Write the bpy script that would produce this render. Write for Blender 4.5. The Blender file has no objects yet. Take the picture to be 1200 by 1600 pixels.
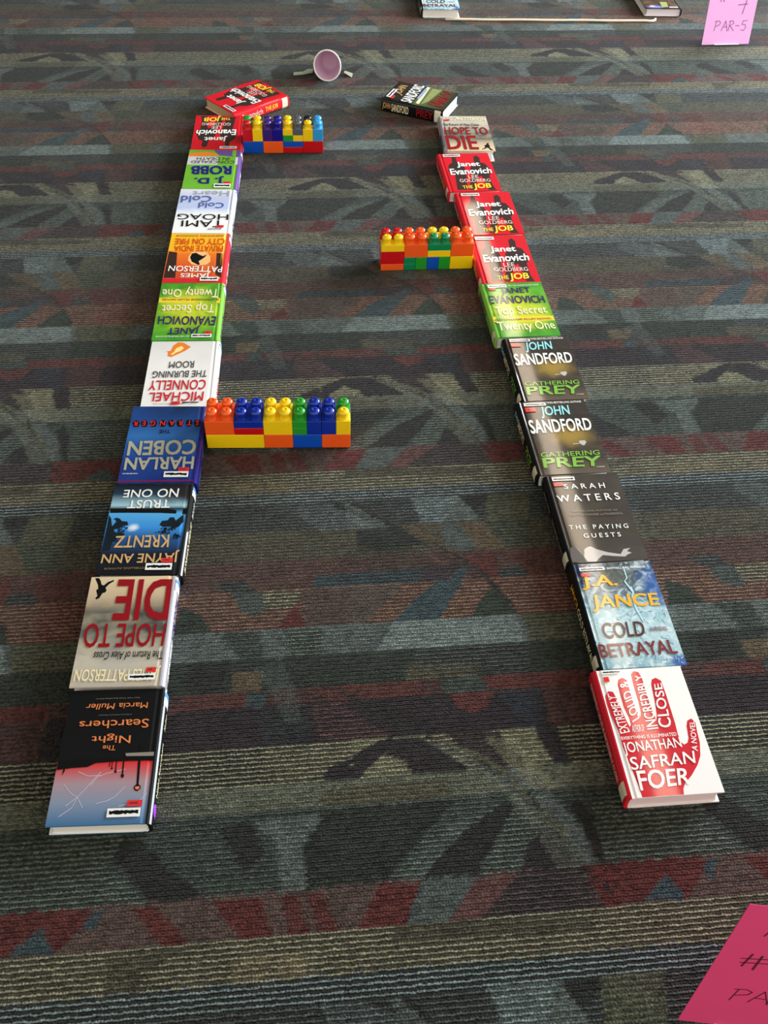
import bpy, math, random
import numpy as np
from mathutils import Matrix, Vector

random.seed(7)
rng = np.random.default_rng(7)
SC = bpy.context.scene
COL = SC.collection


def srgb(c):
    out = []
    for v in c[:3]:
        v = v / 255.0
        out.append(v / 12.92 if v <= 0.04045 else ((v + 0.055) / 1.055) ** 2.4)
    return (out[0], out[1], out[2], 1.0)


# ------------------------------------------------------------------ camera
PITCH, ROLL, CAM_H, FOCAL = 0.81155, 0.04186, 1.4426, 1519.9
cam_data = bpy.data.cameras.new('camera')
cam = bpy.data.objects.new('camera', cam_data)
COL.objects.link(cam)
cam_data.sensor_fit = 'VERTICAL'
cam_data.sensor_height = 24.0
cam_data.sensor_width = 18.0
cam_data.lens = 24.0 * FOCAL / 1600.0
cam_data.clip_start = 0.05
fw = Vector((0, math.cos(PITCH), -math.sin(PITCH)))
up0 = Vector((0, math.sin(PITCH), math.cos(PITCH)))
rt0 = Vector((1, 0, 0))
rt = rt0 * math.cos(ROLL) + up0 * math.sin(ROLL)
up = -rt0 * math.sin(ROLL) + up0 * math.cos(ROLL)
m = Matrix.Identity(4)
for i in range(3):
    m[i][0], m[i][1], m[i][2] = rt[i], up[i], -fw[i]
m[2][3] = CAM_H
cam.matrix_world = m
SC.camera = cam

# ------------------------------------------------------------------ light and exposure
SC.view_settings.view_transform = 'Standard'
SC.view_settings.look = 'None'
SC.view_settings.gamma = 1.0
SC.view_settings.use_curve_mapping = False
SC.view_settings.exposure = 0.38

WORLD_BACK, WORLD_RIGHT, WORLD_BASE = 0.82, 0.70, 0.06
world = bpy.data.worlds.new('world')
SC.world = world
world.use_nodes = True
# light of the surrounding room: bright fill added behind the viewer, some glazing to the right, dim ceiling ahead
wn, wl = world.node_tree.nodes, world.node_tree.links
wtc = wn.new('ShaderNodeTexCoord')
wsp = wn.new('ShaderNodeSeparateXYZ')
wl.new(wtc.outputs['Generated'], wsp.inputs[0])


def wramp(src, a, b, out):
    r = wn.new('ShaderNodeMapRange')
    r.interpolation_type = 'SMOOTHSTEP'
    wl.new(src, r.inputs[0])
    r.inputs[1].default_value, r.inputs[2].default_value = a, b
    r.inputs[3].default_value, r.inputs[4].default_value = 0.0, out
    return r.outputs[0]


wback = wramp(wsp.outputs['Y'], 0.05, -0.7, WORLD_BACK)
wright = wramp(wsp.outputs['X'], 0.25, 0.95, WORLD_RIGHT)
wa1 = wn.new('ShaderNodeMath'); wa1.operation = 'ADD'
wl.new(wback, wa1.inputs[0]); wl.new(wright, wa1.inputs[1])
wa2 = wn.new('ShaderNodeMath'); wa2.operation = 'ADD'
wl.new(wa1.outputs[0], wa2.inputs[0]); wa2.inputs[1].default_value = WORLD_BASE
world.node_tree.nodes['Background'].inputs[0].default_value = (1.0, 0.95, 0.80, 1)
wl.new(wa2.outputs[0], world.node_tree.nodes['Background'].inputs[1])


def area(name, loc, target, sx, sy, power, color):
    l = bpy.data.lights.new(name, 'AREA')
    l.shape = 'RECTANGLE'
    l.size, l.size_y = sx, sy
    l.energy = power
    l.color = color
    o = bpy.data.objects.new(name, l)
    COL.objects.link(o)
    o.location = loc
    d = Vector(target) - Vector(loc)
    o.rotation_euler = d.to_track_quat('-Z', 'Y').to_euler()
    return o


# daylight from the tall windows beyond the right end of the carpet
area('window_daylight', (4.4, 5.0, 1.45), (0.0, 1.8, 0.0), 4.5, 1.9, 720, (0.84, 0.93, 1.0))
# warm linear ceiling lamp that runs away from the viewer over the right row of books
a0, a1 = Vector((0.72, 8.9, 3.5)), Vector((1.75, 1.6, 3.5))
strip = area('ceiling_strip_lamp', (a0 + a1) / 2, ((a0.x + a1.x) / 2, (a0.y + a1.y) / 2, 0), 0.13, (a1 - a0).length, 30, (1.0, 0.80, 0.60))
strip.rotation_euler = (0, 0, math.atan2((a0 - a1).y, (a0 - a1).x) - math.pi / 2)

# ------------------------------------------------------------------ helpers
def mesh_obj(name, verts, faces, mats, fmat=None, parent=None, smooth=False):
    me = bpy.data.meshes.new(name)
    me.from_pydata([tuple(map(float, v)) for v in verts], [], faces)
    for mt in mats:
        me.materials.append(mt)
    if fmat is not None:
        me.polygons.foreach_set('material_index', fmat)
    if smooth:
        me.polygons.foreach_set('use_smooth', [True] * len(me.polygons))
    me.update()
    o = bpy.data.objects.new(name, me)
    COL.objects.link(o)
    if parent is not None:
        o.parent = parent
    return o


class Geo:
    """collects faces with a material name each, linked later as one mesh"""
    def __init__(s):
        s.v, s.f, s.m = [], [], []

    def add(s, verts, faces, mat):
        b = len(s.v)
        s.v += [tuple(v) for v in verts]
        for f in faces:
            s.f.append(tuple(b + i for i in f))
            s.m.append(mat)

    def box(s, x0, y0, z0, x1, y1, z1, mat):
        v = [(x0, y0, z0), (x1, y0, z0), (x1, y1, z0), (x0, y1, z0), (x0, y0, z1), (x1, y0, z1), (x1, y1, z1), (x0, y1, z1)]
        s.add(v, [(0, 3, 2, 1), (4, 5, 6, 7), (0, 1, 5, 4), (1, 2, 6, 5), (2, 3, 7, 6), (3, 0, 4, 7)], mat)

    def link(s, name, parent=None, smooth=False):
        names = list(dict.fromkeys(s.m))
        idx = {n: i for i, n in enumerate(names)}
        return mesh_obj(name, s.v, s.f, [MAT(n) if isinstance(n, str) else n for n in names],
                        [idx[n] for n in s.m], parent, smooth)


def empty(name, loc, rz=0.0, rx=0.0):
    o = bpy.data.objects.new(name, None)
    COL.objects.link(o)
    o.location = loc
    o.rotation_euler = (rx, 0, rz)
    o.empty_display_size = 0.02
    return o


def tag(o, label, cat, group=None):
    o['label'] = label
    o['category'] = cat
    if group:
        o['group'] = group
    return o


# ------------------------------------------------------------------ materials
INK = {
    'white': (245, 245, 242), 'cream': (240, 228, 185), 'amber': (240, 180, 45), 'yellow': (250, 215, 60),
    'rosewhite': (240, 205, 195), 'cyan': (150, 225, 235), 'lime': (125, 180, 70), 'dim': (140, 132, 122),
    'dimgold': (150, 120, 70), 'gold_letter': (205, 165, 110), 'khaki': (180, 178, 155), 'navy': (32, 28, 120),
    'purple_letter': (55, 30, 100), 'brown_letter': (85, 50, 45), 'maroon_letter': (125, 45, 45), 'blood': (145, 18, 28),
    'black': (14, 14, 15), 'grey_letter': (75, 72, 72), 'red_letter': (205, 40, 55), 'orange_letter': (225, 130, 75),
    'fire_letter': (215, 70, 20), 'scarlet': (225, 40, 40), 'bluel': (70, 95, 170), 'paleletter': (165, 170, 185),
    'hand_red': (208, 36, 50), 'bolt': (190, 225, 235), 'pale_skin': (190, 185, 182), 'grey_skin': (105, 98, 92),
    'yellow_band': (240, 205, 60), 'silhouette': (58, 40, 38), 'lamp_glow': (240, 120, 90), 'tree_dark': (22, 32, 42),
    'magenta': (120, 30, 80), 'flame_orange': (235, 130, 50), 'flame_yellow': (252, 225, 150), 'building_dark': (60, 38, 32),
    'moon': (245, 190, 125), 'red_band': (215, 35, 50), 'greyband': (205, 205, 210), 'purple_band': (105, 75, 145),
    'pale_green': (140, 150, 95), 'label_white': (240, 240, 240), 'label_red': (220, 50, 50), 'spine_cream': (225, 215, 190),
    'label_blue': (90, 150, 215), 'frost_dark': (95, 135, 165), 'crackle': (205, 190, 205), 'pale_blue': (150, 165, 205), 'spine_grey': (165, 160, 170), 'violet_dot': (170, 60, 235),
}
_M = {}


def principled(name, color, rough=0.5, spec=0.5, coat=0.0, coat_rough=0.1):
    mt = bpy.data.materials.new(name)
    mt.use_nodes = True
    b = mt.node_tree.nodes['Principled BSDF']
    b.inputs['Base Color'].default_value = color
    b.inputs['Roughness'].default_value = rough
    b.inputs['Specular IOR Level'].default_value = spec
    b.inputs['Coat Weight'].default_value = coat
    b.inputs['Coat Roughness'].default_value = coat_rough
    return mt, b


def wobble(mt, b, color, amount=0.06, scale=60):
    """slight procedural unevenness of a print or a plastic"""
    nt = mt.node_tree
    tcn = nt.nodes.new('ShaderNodeTexCoord')
    n = nt.nodes.new('ShaderNodeTexNoise')
    n.inputs['Scale'].default_value = scale
    nt.links.new(tcn.outputs['Object'], n.inputs['Vector'])
    r = nt.nodes.new('ShaderNodeMix')
    r.data_type = 'RGBA'
    r.inputs[6].default_value = tuple(c * (1 - amount) for c in color[:3]) + (1,)
    r.inputs[7].default_value = tuple(min(1, c * (1 + amount)) for c in color[:3]) + (1,)
    nt.links.new(n.outputs['Fac'], r.inputs[0])
    nt.links.new(r.outputs[2], b.inputs['Base Color'])


def MAT(n):
    if n in _M:
        return _M[n]
    c = srgb(INK[n])
    mt, b = principled('ink_' + n, c, 0.6, 0.08, 0.6, 0.05)
    wobble(mt, b, c)
    _M[n] = mt
    return mt


def simple(name, rgb, rough=0.5, spec=0.5, coat=0.0, amount=0.05, scale=60):
    c = srgb(rgb)
    mt, b = principled(name, c, rough, spec, coat, 0.08)
    wobble(mt, b, c, amount, scale)
    _M[name] = mt
    return mt


def cover_material(name, w, l, stops, noise=None, blobs=(), band_noise=0.0, stretch=(1, 1)):
    """ramp from tail (0) to head (1) of the cover, noise clouds and soft blobs, all printed colour"""
    mt, b = principled(name, (1, 1, 1, 1), 0.6, 0.08, 0.6, 0.05)
    nt = mt.node_tree
    N, L = nt.nodes, nt.links
    tcn = N.new('ShaderNodeTexCoord')
    dv = N.new('ShaderNodeVectorMath'); dv.operation = 'DIVIDE'
    dv.inputs[1].default_value = (w, l, 1)
    L.new(tcn.outputs['Object'], dv.inputs[0])
    sep = N.new('ShaderNodeSeparateXYZ')
    L.new(dv.outputs[0], sep.inputs[0])
    nz = N.new('ShaderNodeTexNoise')
    mp = N.new('ShaderNodeMapping')
    mp.inputs['Scale'].default_value = (stretch[0], stretch[1], 1)
    L.new(tcn.outputs['Object'], mp.inputs[0])
    L.new(mp.outputs[0], nz.inputs['Vector'])
    nz.inputs['Scale'].default_value = noise[1] if noise else 30
    nz.inputs['Detail'].default_value = 5
    nz.inputs['Distortion'].default_value = noise[3] if noise and len(noise) > 3 else 0.4
    vin = sep.outputs['Y']
    if band_noise:
        ma = N.new('ShaderNodeMath'); ma.operation = 'MULTIPLY_ADD'
        L.new(nz.outputs['Fac'], ma.inputs[0]); ma.inputs[1].default_value = band_noise
        ad = N.new('ShaderNodeMath'); ad.operation = 'SUBTRACT'
        L.new(vin, ad.inputs[0]); ad.inputs[1].default_value = band_noise / 2
        L.new(ad.outputs[0], ma.inputs[2])
        vin = ma.outputs[0]
    ramp = N.new('ShaderNodeValToRGB')
    L.new(vin, ramp.inputs[0])
    cr = ramp.color_ramp
    while len(cr.elements) < len(stops):
        cr.elements.new(0.5)
    for e, (p, c) in zip(cr.elements, stops):
        e.position = p
        e.color = srgb(c)
    col = ramp.outputs[0]
    if noise:
        mr = N.new('ShaderNodeMapRange')
        L.new(nz.outputs['Fac'], mr.inputs[0])
        mr.inputs[1].default_value = 0.42; mr.inputs[2].default_value = 0.72
        mr.inputs[4].default_value = noise[2]
        mx = N.new('ShaderNodeMix'); mx.data_type = 'RGBA'
        L.new(mr.outputs[0], mx.inputs[0]); L.new(col, mx.inputs[6])
        mx.inputs[7].default_value = srgb(noise[0])
        col = mx.outputs[2]
    for (u, v, ru, rv, c, k) in blobs:
        sb = N.new('ShaderNodeVectorMath'); sb.operation = 'SUBTRACT'
        L.new(dv.outputs[0], sb.inputs[0]); sb.inputs[1].default_value = (u, v, 0)
        d2 = N.new('ShaderNodeVectorMath'); d2.operation = 'DIVIDE'
        L.new(sb.outputs[0], d2.inputs[0]); d2.inputs[1].default_value = (ru, rv, 1e4)
        ln = N.new('ShaderNodeVectorMath'); ln.operation = 'LENGTH'
        L.new(d2.outputs[0], ln.inputs[0])
        ns = N.new('ShaderNodeMath'); ns.operation = 'MULTIPLY_ADD'
        L.new(nz.outputs['Fac'], ns.inputs[0]); ns.inputs[1].default_value = 0.8
        L.new(ln.outputs['Value'], ns.inputs[2])
        mr = N.new('ShaderNodeMapRange'); mr.interpolation_type = 'SMOOTHSTEP'
        L.new(ns.outputs[0], mr.inputs[0])
        mr.inputs[1].default_value = 1.4; mr.inputs[2].default_value = 0.6
        mr.inputs[3].default_value = 0.0; mr.inputs[4].default_value = k
        mx = N.new('ShaderNodeMix'); mx.data_type = 'RGBA'
        L.new(mr.outputs[0], mx.inputs[0]); L.new(col, mx.inputs[6])
        mx.inputs[7].default_value = srgb(c)
        col = mx.outputs[2]
    L.new(col, b.inputs['Base Color'])
    return mt


def page_material(name, rgb):
    mt, b = principled(name, srgb(rgb), 0.8, 0.2)
    nt = mt.node_tree
    tcn = nt.nodes.new('ShaderNodeTexCoord')
    mp = nt.nodes.new('ShaderNodeMapping')
    mp.inputs['Scale'].default_value = (6, 6, 1800)
    nz = nt.nodes.new('ShaderNodeTexNoise')
    nz.inputs['Scale'].default_value = 1.0
    nt.links.new(tcn.outputs['Object'], mp.inputs[0])
    nt.links.new(mp.outputs[0], nz.inputs['Vector'])
    mx = nt.nodes.new('ShaderNodeMix'); mx.data_type = 'RGBA'
    c = srgb(rgb)
    mx.inputs[6].default_value = tuple(v * 0.75 for v in c[:3]) + (1,)
    mx.inputs[7].default_value = tuple(min(1, v * 1.12) for v in c[:3]) + (1,)
    nt.links.new(nz.outputs['Fac'], mx.inputs[0])
    nt.links.new(mx.outputs[2], b.inputs['Base Color'])
    _M[name] = mt
    return mt


page_material('paper_white', (232, 228, 225))
page_material('paper_tan', (205, 180, 135))

# ------------------------------------------------------------------ carpet
TU, TV, TPX, TPY, TANG = -0.525, 0.595, 0.927, 0.958, math.radians(7.3)
SHAPES = [
    (13, "RR", [254,950,289,949,342,888,302,887]),
    (13, "RR", [368,952,443,950,458,884,415,886]),
    (13, "RM", [471,950,497,951,509,887,481,887]),
    (13, "RM", [507,951,533,951,555,887,525,885]),
    (13, "BB", [180,943,215,953,196,918]),
    (13, "RR", [620,959,683,959,649,891,578,888]),
    (13, "SS", [683,959,771,959,712,890,649,891]),
    (13, "NN", [765,952,830,956,760,890,714,890]),
    (13, "PV", [830,956,925,961,947,890,759,889]),
    (13, "RR", [1,961,182,965,196,944,149,894,127,935,81,897,21,893]),
    (13, "BB", [126,932,149,894,81,897]),
    (0, "DD", [201,94,258,97,358,0,284,-8]),
    (0, "GT", [82,59,161,68,224,47,275,-5,93,-8]),
    (0, "GS", [289,62,395,104,405,42,471,-5,368,-6]),
    (0, "DD", [375,106,424,115,449,63,417,33]),
    (0, "ST", [429,114,545,118,503,69,509,-6,471,-3,468,72]),
    (0, "DG", [545,118,637,127,624,-9,509,-6,507,64]),
    (0, "DG", [535,119,750,123,696,68,652,31,625,-1,528,-3]),
    (0, "GT", [696,68,821,112,754,48,697,-3,624,-6,673,39]),
    (0, "DD", [740,59,838,119,843,93,774,16,770,-6,683,-1]),
    (0, "GT", [839,99,890,95,846,30,829,-7,770,-6,784,20]),
    (0, "DP", [884,68,905,25,927,-2,829,-7,853,40]),
    (0, "ST", [839,124,907,124,948,53,964,5,927,0,883,85]),
    (0, "GT", [44,105,236,123,197,4,38,2]),
    (0, "DD", [21,118,37,78,41,2,29,5,9,91]),
    (1, "ST", [811,175,874,170,924,109,842,115]),
    (1, "OK", [537,157,745,163,740,124,535,119]),
    (2, "KC", [453,239,648,241,575,210,549,192,475,153,452,185]),
    (2, "PD", [658,235,603,219,545,189,544,166,599,163,611,180,655,199]),
    (2, "OC", [595,252,718,250,693,165,589,166]),
    (2, "PD", [593,216,648,243,688,242,716,238,751,205,778,173,729,170,690,173,676,197,645,214,611,187,602,161,589,162]),
    (2, "KC", [717,244,750,247,803,191,840,163,778,172,751,205]),
    (2, "PK", [750,247,827,247,853,231,885,171,834,165,802,187]),
    (2, "OC", [841,246,904,245,920,185,923,164,887,165,863,206]),
    (2, "PD", [-23,245,17,244,22,199,30,171,-3,168]),
    (2, "DC", [17,244,81,245,73,171,33,170,25,199]),
    (3, "DU", [436,318,523,318,523,241,449,241]),
    (3, "PN", [530,317,582,317,659,243,541,242]),
    (3, "RM", [765,327,851,322,834,291,802,277,776,300]),
    (3, "UU", [849,321,931,323,909,272,929,241,902,239,876,275]),
    (3, "MP", [8,323,88,323,80,243,5,241]),
    (4, "MR", [319,351,421,347,418,315,292,317]),
    (4, "BG", [421,349,458,351,450,317,418,315]),
    (4, "MR", [528,350,670,352,666,315,578,316]),
    (4, "MR", [602,348,716,353,742,320,600,318]),
    (4, "GS", [754,354,826,353,843,321,764,322]),
    (4, "RM", [831,359,1015,354,1015,320,844,325]),
    (5, "EE", [392,396,451,391,443,352,399,351]),
    (5, "DD", [317,420,391,418,377,357,319,357]),
    (5, "DS", [720,426,931,419,915,355,720,388]),
    (5, "KO", [701,390,834,380,822,353,697,354]),
    (6, "GS", [375,483,445,480,452,416,410,415]),
    (6, "GT", [487,477,553,477,558,417,505,419]),
    (6, "TL", [692,486,784,486,762,418,650,422]),
    (6, "TL", [784,486,917,486,928,419,762,418]),
    (6, "OG", [2,488,141,487,123,415,11,414]),
    (7, "VM", [518,569,680,568,667,517,624,479,530,481]),
    (7, "SG", [381,606,442,596,461,538,437,512,406,532]),
    (7, "GG", [300,545,336,527,364,479,284,478]),
    (7, "RR", [511,539,532,478,472,478]),
    (7, "KC", [446,572,526,571,508,529,457,528]),
    (7, "VV", [619,567,717,568,636,482,613,484]),
    (7, "BB", [802,588,849,609,833,572,775,484,687,481,738,538]),
    (7, "GG", [888,555,913,509,922,481,831,480,863,528]),
    (7, "RQ", [52,572,132,572,120,484,38,485]),
    (8, "BD", [552,604,696,606,692,562,542,568]),
    (8, "DS", [357,602,422,603,438,565,386,564]),
    (8, "BD", [622,607,775,608,754,568,619,567]),
    (8, "BB", [802,585,842,607,855,603,824,568]),
    (8, "RM", [841,626,899,641,917,574,882,569]),
    (8, "UM", [759,610,840,615,800,575,741,563]),
    (8, "DS", [-23,599,41,600,35,568,-20,570]),
    (8, "MR", [18,635,105,640,98,569,35,571]),
    (9, "SS", [809,720,842,724,882,645,833,640,812,672]),
    (9, "EK", [728,723,773,724,809,672,833,640,789,644,767,675]),
    (9, "EE", [845,724,898,722,933,646,878,643]),
    (9, "DG", [640,718,728,723,767,671,676,656,634,680]),
    (9, "GO", [-26,722,67,724,52,647,3,646]),
    (10, "SL", [756,803,857,803,819,723,773,722]),
    (10, "DD", [853,801,928,802,907,776,880,755]),
    (10, "ST", [623,796,632,795,708,722,618,724]),
    (10, "DD", [623,798,642,794,715,726,705,725]),
    (10, "OG", [-10,798,82,797,66,720,-22,724]),
    (10, "ST", [820,728,857,803,898,722]),
    (12, "KO", [629,890,698,895,924,880,921,861,628,868]),
    (12, "EC", [395,865,454,865,450,833,398,834]),
    (12, "EC", [460,865,505,864,503,833,466,836]),
    (12, "KO", [222,885,342,888,277,859,275,825,227,829]),
    (-1, "DD", [743,219,791,186,828,156,871,94,900,49,927,7,929,10,906,56,876,102,832,164,794,196,744,222]),
    (-1, "OO", [740,228,792,198,833,167,876,105,905,60,932,15,934,17,911,67,881,113,837,176,796,208,741,231]),
    (-1, "DD", [803,656,832,629,861,600,883,563,908,515,923,482,925,484,913,519,888,568,865,605,836,635,804,658]),
    (-1, "DD", [647,311,680,283,712,248,749,203,784,168,786,170,753,207,716,253,684,289,648,313]),
    (-1, "DD", [866,135,884,82,904,33,929,-10,965,-46,967,-44,936,-5,911,37,892,86,868,136]),
    (-1, "DD", [583,340,617,313,662,284,696,255,697,257,666,291,620,320,584,342]),
    (-1, "DD", [5,105,16,69,28,31,40,-10,42,-9,33,35,22,74,7,106]),
    (-2, "TC", [713,236,772,217,846,144,903,68,931,-4,894,-3,858,82,817,152,744,209]),
    (-2, "ST", [631,-8,738,82,826,123,786,95,692,12,677,-7]),
    (-2, "DD", [591,806,660,763,730,707,807,663,844,622,879,578,873,563,832,604,795,644,724,691,655,746,587,794]),
    (-2, "SL", [523,797,587,794,654,744,704,718,566,720,526,763]),
    (-2, "DD", [588,638,652,680,724,691,804,605,756,600,671,614]),
    (-2, "CC", [816,232,866,225,899,167,924,129,874,133]),
    (-2, "DD", [18,115,37,96,34,0,18,1]),
    (-2, "ST", [433,399,482,422,503,352,514,285,484,287,462,354]),
    (-2, "DD", [542,375,611,329,666,277,698,238,683,239,645,278,600,313]),
    (-2, "KK", [528,948,547,949,572,895,553,894]),
]

PAL = {'G': (48, 58, 48), 'D': (43, 44, 41), 'T': (96, 108, 100), 'L': (116, 136, 138), 'S': (74, 84, 82), 'B': (52, 71, 77),
       'P': (48, 40, 44), 'U': (44, 48, 56), 'M': (82, 50, 42), 'R': (94, 39, 36), 'N': (98, 62, 58), 'V': (82, 70, 62),
       'C': (142, 138, 102), 'K': (66, 60, 48), 'O': (88, 88, 64), 'E': (92, 78, 54), 'Q': (132, 102, 74)}
BANDS = [(0, .127, 'G', 'S'), (.127, .172, 'O', 'T'), (.172, .246, 'D', 'C'), (.246, .32, 'P', 'P'), (.32, .353, 'M', 'P'),
         (.353, .421, 'G', 'D'), (.421, .485, 'S', 'T'), (.485, .574, 'M', 'Q'), (.574, .648, 'M', 'V'), (.648, .725, 'K', 'O'),
         (.725, .798, 'D', 'S'), (.798, .832, 'D', 'L'), (.832, .893, 'K', 'C'), (.893, .96, 'V', 'N')]


def inside(P, X, Y):
    r = np.zeros(X.shape, bool)
    n = len(P)
    for i in range(n):
        x0, y0 = P[i]
        x1, y1 = P[(i + 1) % n]
        if y0 == y1:
            continue
        c = ((y0 > Y) != (y1 > Y)) & (X < (x1 - x0) * (Y - y0) / (y1 - y0) + x0)
        r ^= c
    return r


def carpet():
    us = np.concatenate([[-9, -4], np.arange(-2.0, 2.61, 0.0055), [4.5, 9]])
    vs = np.concatenate([[-4, -1.2], np.arange(-0.45, 4.25, 0.0045), [6, 12]])
    U, V = np.meshgrid(us, vs)
    # slightly ragged outlines, one tuft wide
    jag = rng.uniform(-0.002, 0.002, U.shape)
    tu = np.mod(U + jag, TPX)
    tv = np.mod(V + jag * 0.4, TPY)
    ca = np.zeros(U.shape + (3,)); cb = np.zeros(U.shape + (3,))
    pal = {k: np.array(srgb(v)[:3]) for k, v in PAL.items()}
    pal = {k: v * 0.74 + float(v @ np.array([.25, .6, .15])) * 0.26 for k, v in pal.items()}
    for lo, hi, A, B in BANDS:
        mk = (tv >= lo) & (tv < hi)
        ca[mk] = pal[A]; cb[mk] = pal[B]
    for band, ab, pts in SHAPES:
        P = np.array(pts, float).reshape(-1, 2) / 1000.0
        if band >= 0:
            lo, hi = BANDS[band][0], BANDS[band][1]
        for du in (-1, 0, 1):
            for dv in ((0,) if band >= 0 else (-1, 0, 1)):
                Q = P + np.array([du * TPX, dv * TPY])
                mk = (tu >= Q[:, 0].min()) & (tu <= Q[:, 0].max()) & (tv >= Q[:, 1].min()) & (tv <= Q[:, 1].max())
                if band >= 0:
                    mk &= (tv >= lo) & (tv < hi)
                if not mk.any():
                    continue
                ii = np.nonzero(mk)
                ok = inside(Q, tu[ii], tv[ii])
                jj = (ii[0][ok], ii[1][ok])
                k_ = 0.35 if band == -2 else 1.0
                ca[jj] = ca[jj] * (1 - k_) + pal[ab[0]] * k_; cb[jj] = cb[jj] * (1 - k_) + pal[ab[1]] * k_
    ny, nx = U.shape
    co = np.zeros((ny * nx, 3), np.float32)
    co[:, 0] = U.ravel(); co[:, 1] = V.ravel()
    i = np.arange(ny * nx).reshape(ny, nx)
    q = np.stack([i[:-1, :-1], i[:-1, 1:], i[1:, 1:], i[1:, :-1]], -1).reshape(-1)
    me = bpy.data.meshes.new('floor')
    me.vertices.add(ny * nx)
    me.vertices.foreach_set('co', co.ravel())
    nf = len(q) // 4
    me.loops.add(len(q))
    me.loops.foreach_set('vertex_index', q.astype(np.int32))
    me.polygons.add(nf)
    me.polygons.foreach_set('loop_start', np.arange(0, len(q), 4, dtype=np.int32))
    me.update()
    for nm, arr in (('yarn_a', ca), ('yarn_b', cb)):
        at = me.color_attributes.new(nm, 'FLOAT_COLOR', 'POINT')
        at.data.foreach_set('color', np.concatenate([arr.reshape(-1, 3), np.ones((ny * nx, 1))], 1).astype(np.float32).ravel())
    o = bpy.data.objects.new('floor', me)
    COL.objects.link(o)
    o.rotation_euler = (0, 0, TANG)
    # tile origin: u = x cos + y sin - TU ; v = -x sin + y cos - TV
    c, s = math.cos(TANG), math.sin(TANG)
    o.location = (TU * c - TV * s, TU * s + TV * c, 0)
    o['kind'] = 'structure'
    mt, b = principled('carpet', (1, 1, 1, 1), 1.0, 0.03)
    N, L = mt.node_tree.nodes, mt.node_tree.links
    tcn = N.new('ShaderNodeTexCoord')
    A = N.new('ShaderNodeAttribute'); A.attribute_name = 'yarn_a'
    B = N.new('ShaderNodeAttribute'); B.attribute_name = 'yarn_b'
    # wavering ribs
    nz = N.new('ShaderNodeTexNoise'); nz.inputs['Scale'].default_value = 70; nz.inputs['Detail'].default_value = 3
    L.new(tcn.outputs['Object'], nz.inputs['Vector'])
    sep = N.new('ShaderNodeSeparateXYZ'); L.new(tcn.outputs['Object'], sep.inputs[0])
    wv = N.new('ShaderNodeMath'); wv.operation = 'MULTIPLY_ADD'
    L.new(nz.outputs['Fac'], wv.inputs[0]); wv.inputs[1].default_value = 0.0045
    L.new(sep.outputs['Y'], wv.inputs[2])
    def sine(src, pitch):
        k = N.new('ShaderNodeMath'); k.operation = 'MULTIPLY'
        L.new(src, k.inputs[0]); k.inputs[1].default_value = 2 * math.pi / pitch
        s_ = N.new('ShaderNodeMath'); s_.operation = 'SINE'
        L.new(k.outputs[0], s_.inputs[0])
        return s_.outputs[0]
    rib = sine(wv.outputs[0], 0.0083)
    fine = sine(wv.outputs[0], 0.00415)
    bn = N.new('ShaderNodeTexNoise'); bn.inputs['Scale'].default_value = 240; bn.inputs['Detail'].default_value = 2
    L.new(tcn.outputs['Object'], bn.inputs['Vector'])
    rb = N.new('ShaderNodeMath'); rb.operation = 'MULTIPLY_ADD'
    L.new(bn.outputs['Fac'], rb.inputs[0]); rb.inputs[1].default_value = 3.2
    rb0 = N.new('ShaderNodeMath'); rb0.operation = 'SUBTRACT'
    L.new(rib, rb0.inputs[0]); rb0.inputs[1].default_value = 1.6
    L.new(rb0.outputs[0], rb.inputs[2])
    mr = N.new('ShaderNodeMapRange'); mr.interpolation_type = 'SMOOTHSTEP'
    L.new(rb.outputs[0], mr.inputs[0]); mr.inputs[1].default_value = 0.0; mr.inputs[2].default_value = 0.9
    mix = N.new('ShaderNodeMix'); mix.data_type = 'RGBA'
    L.new(mr.outputs[0], mix.inputs[0]); L.new(A.outputs['Color'], mix.inputs[6]); L.new(B.outputs['Color'], mix.inputs[7])
    # loops
    mp = N.new('ShaderNodeMapping'); mp.inputs['Scale'].default_value = (230, 270, 1)
    L.new(tcn.outputs['Object'], mp.inputs[0])
    vo = N.new('ShaderNodeTexVoronoi'); vo.voronoi_dimensions = '2D'; vo.inputs['Scale'].default_value = 1.0
    L.new(mp.outputs[0], vo.inputs['Vector'])
    # per-loop tone of the yarn
    sc = N.new('ShaderNodeSeparateColor'); L.new(vo.outputs['Color'], sc.inputs[0])
    tone = N.new('ShaderNodeMapRange'); L.new(sc.outputs[0], tone.inputs[0])
    tone.inputs[3].default_value = 0.42; tone.inputs[4].default_value = 1.18
    pn = N.new('ShaderNodeTexNoise'); pn.inputs['Scale'].default_value = 22; pn.inputs['Detail'].default_value = 4
    L.new(tcn.outputs['Object'], pn.inputs['Vector'])
    pt = N.new('ShaderNodeMapRange'); L.new(pn.outputs['Fac'], pt.inputs[0])
    pt.inputs[1].default_value = 0.3; pt.inputs[2].default_value = 0.7
    pt.inputs[3].default_value = 0.88; pt.inputs[4].default_value = 1.12
    mu = N.new('ShaderNodeMath'); mu.operation = 'MULTIPLY'
    L.new(tone.outputs[0], mu.inputs[0]); L.new(pt.outputs[0], mu.inputs[1])
    cm = N.new('ShaderNodeVectorMath'); cm.operation = 'SCALE'
    L.new(mix.outputs[2], cm.inputs[0]); L.new(mu.outputs[0], cm.inputs[3])
    L.new(cm.outputs[0], b.inputs['Base Color'])
    # relief: ribs plus loops
    h1 = N.new('ShaderNodeMath'); h1.operation = 'MULTIPLY_ADD'
    L.new(fine, h1.inputs[0]); h1.inputs[1].default_value = 0.30
    hv = N.new('ShaderNodeMath'); hv.operation = 'MULTIPLY'
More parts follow.
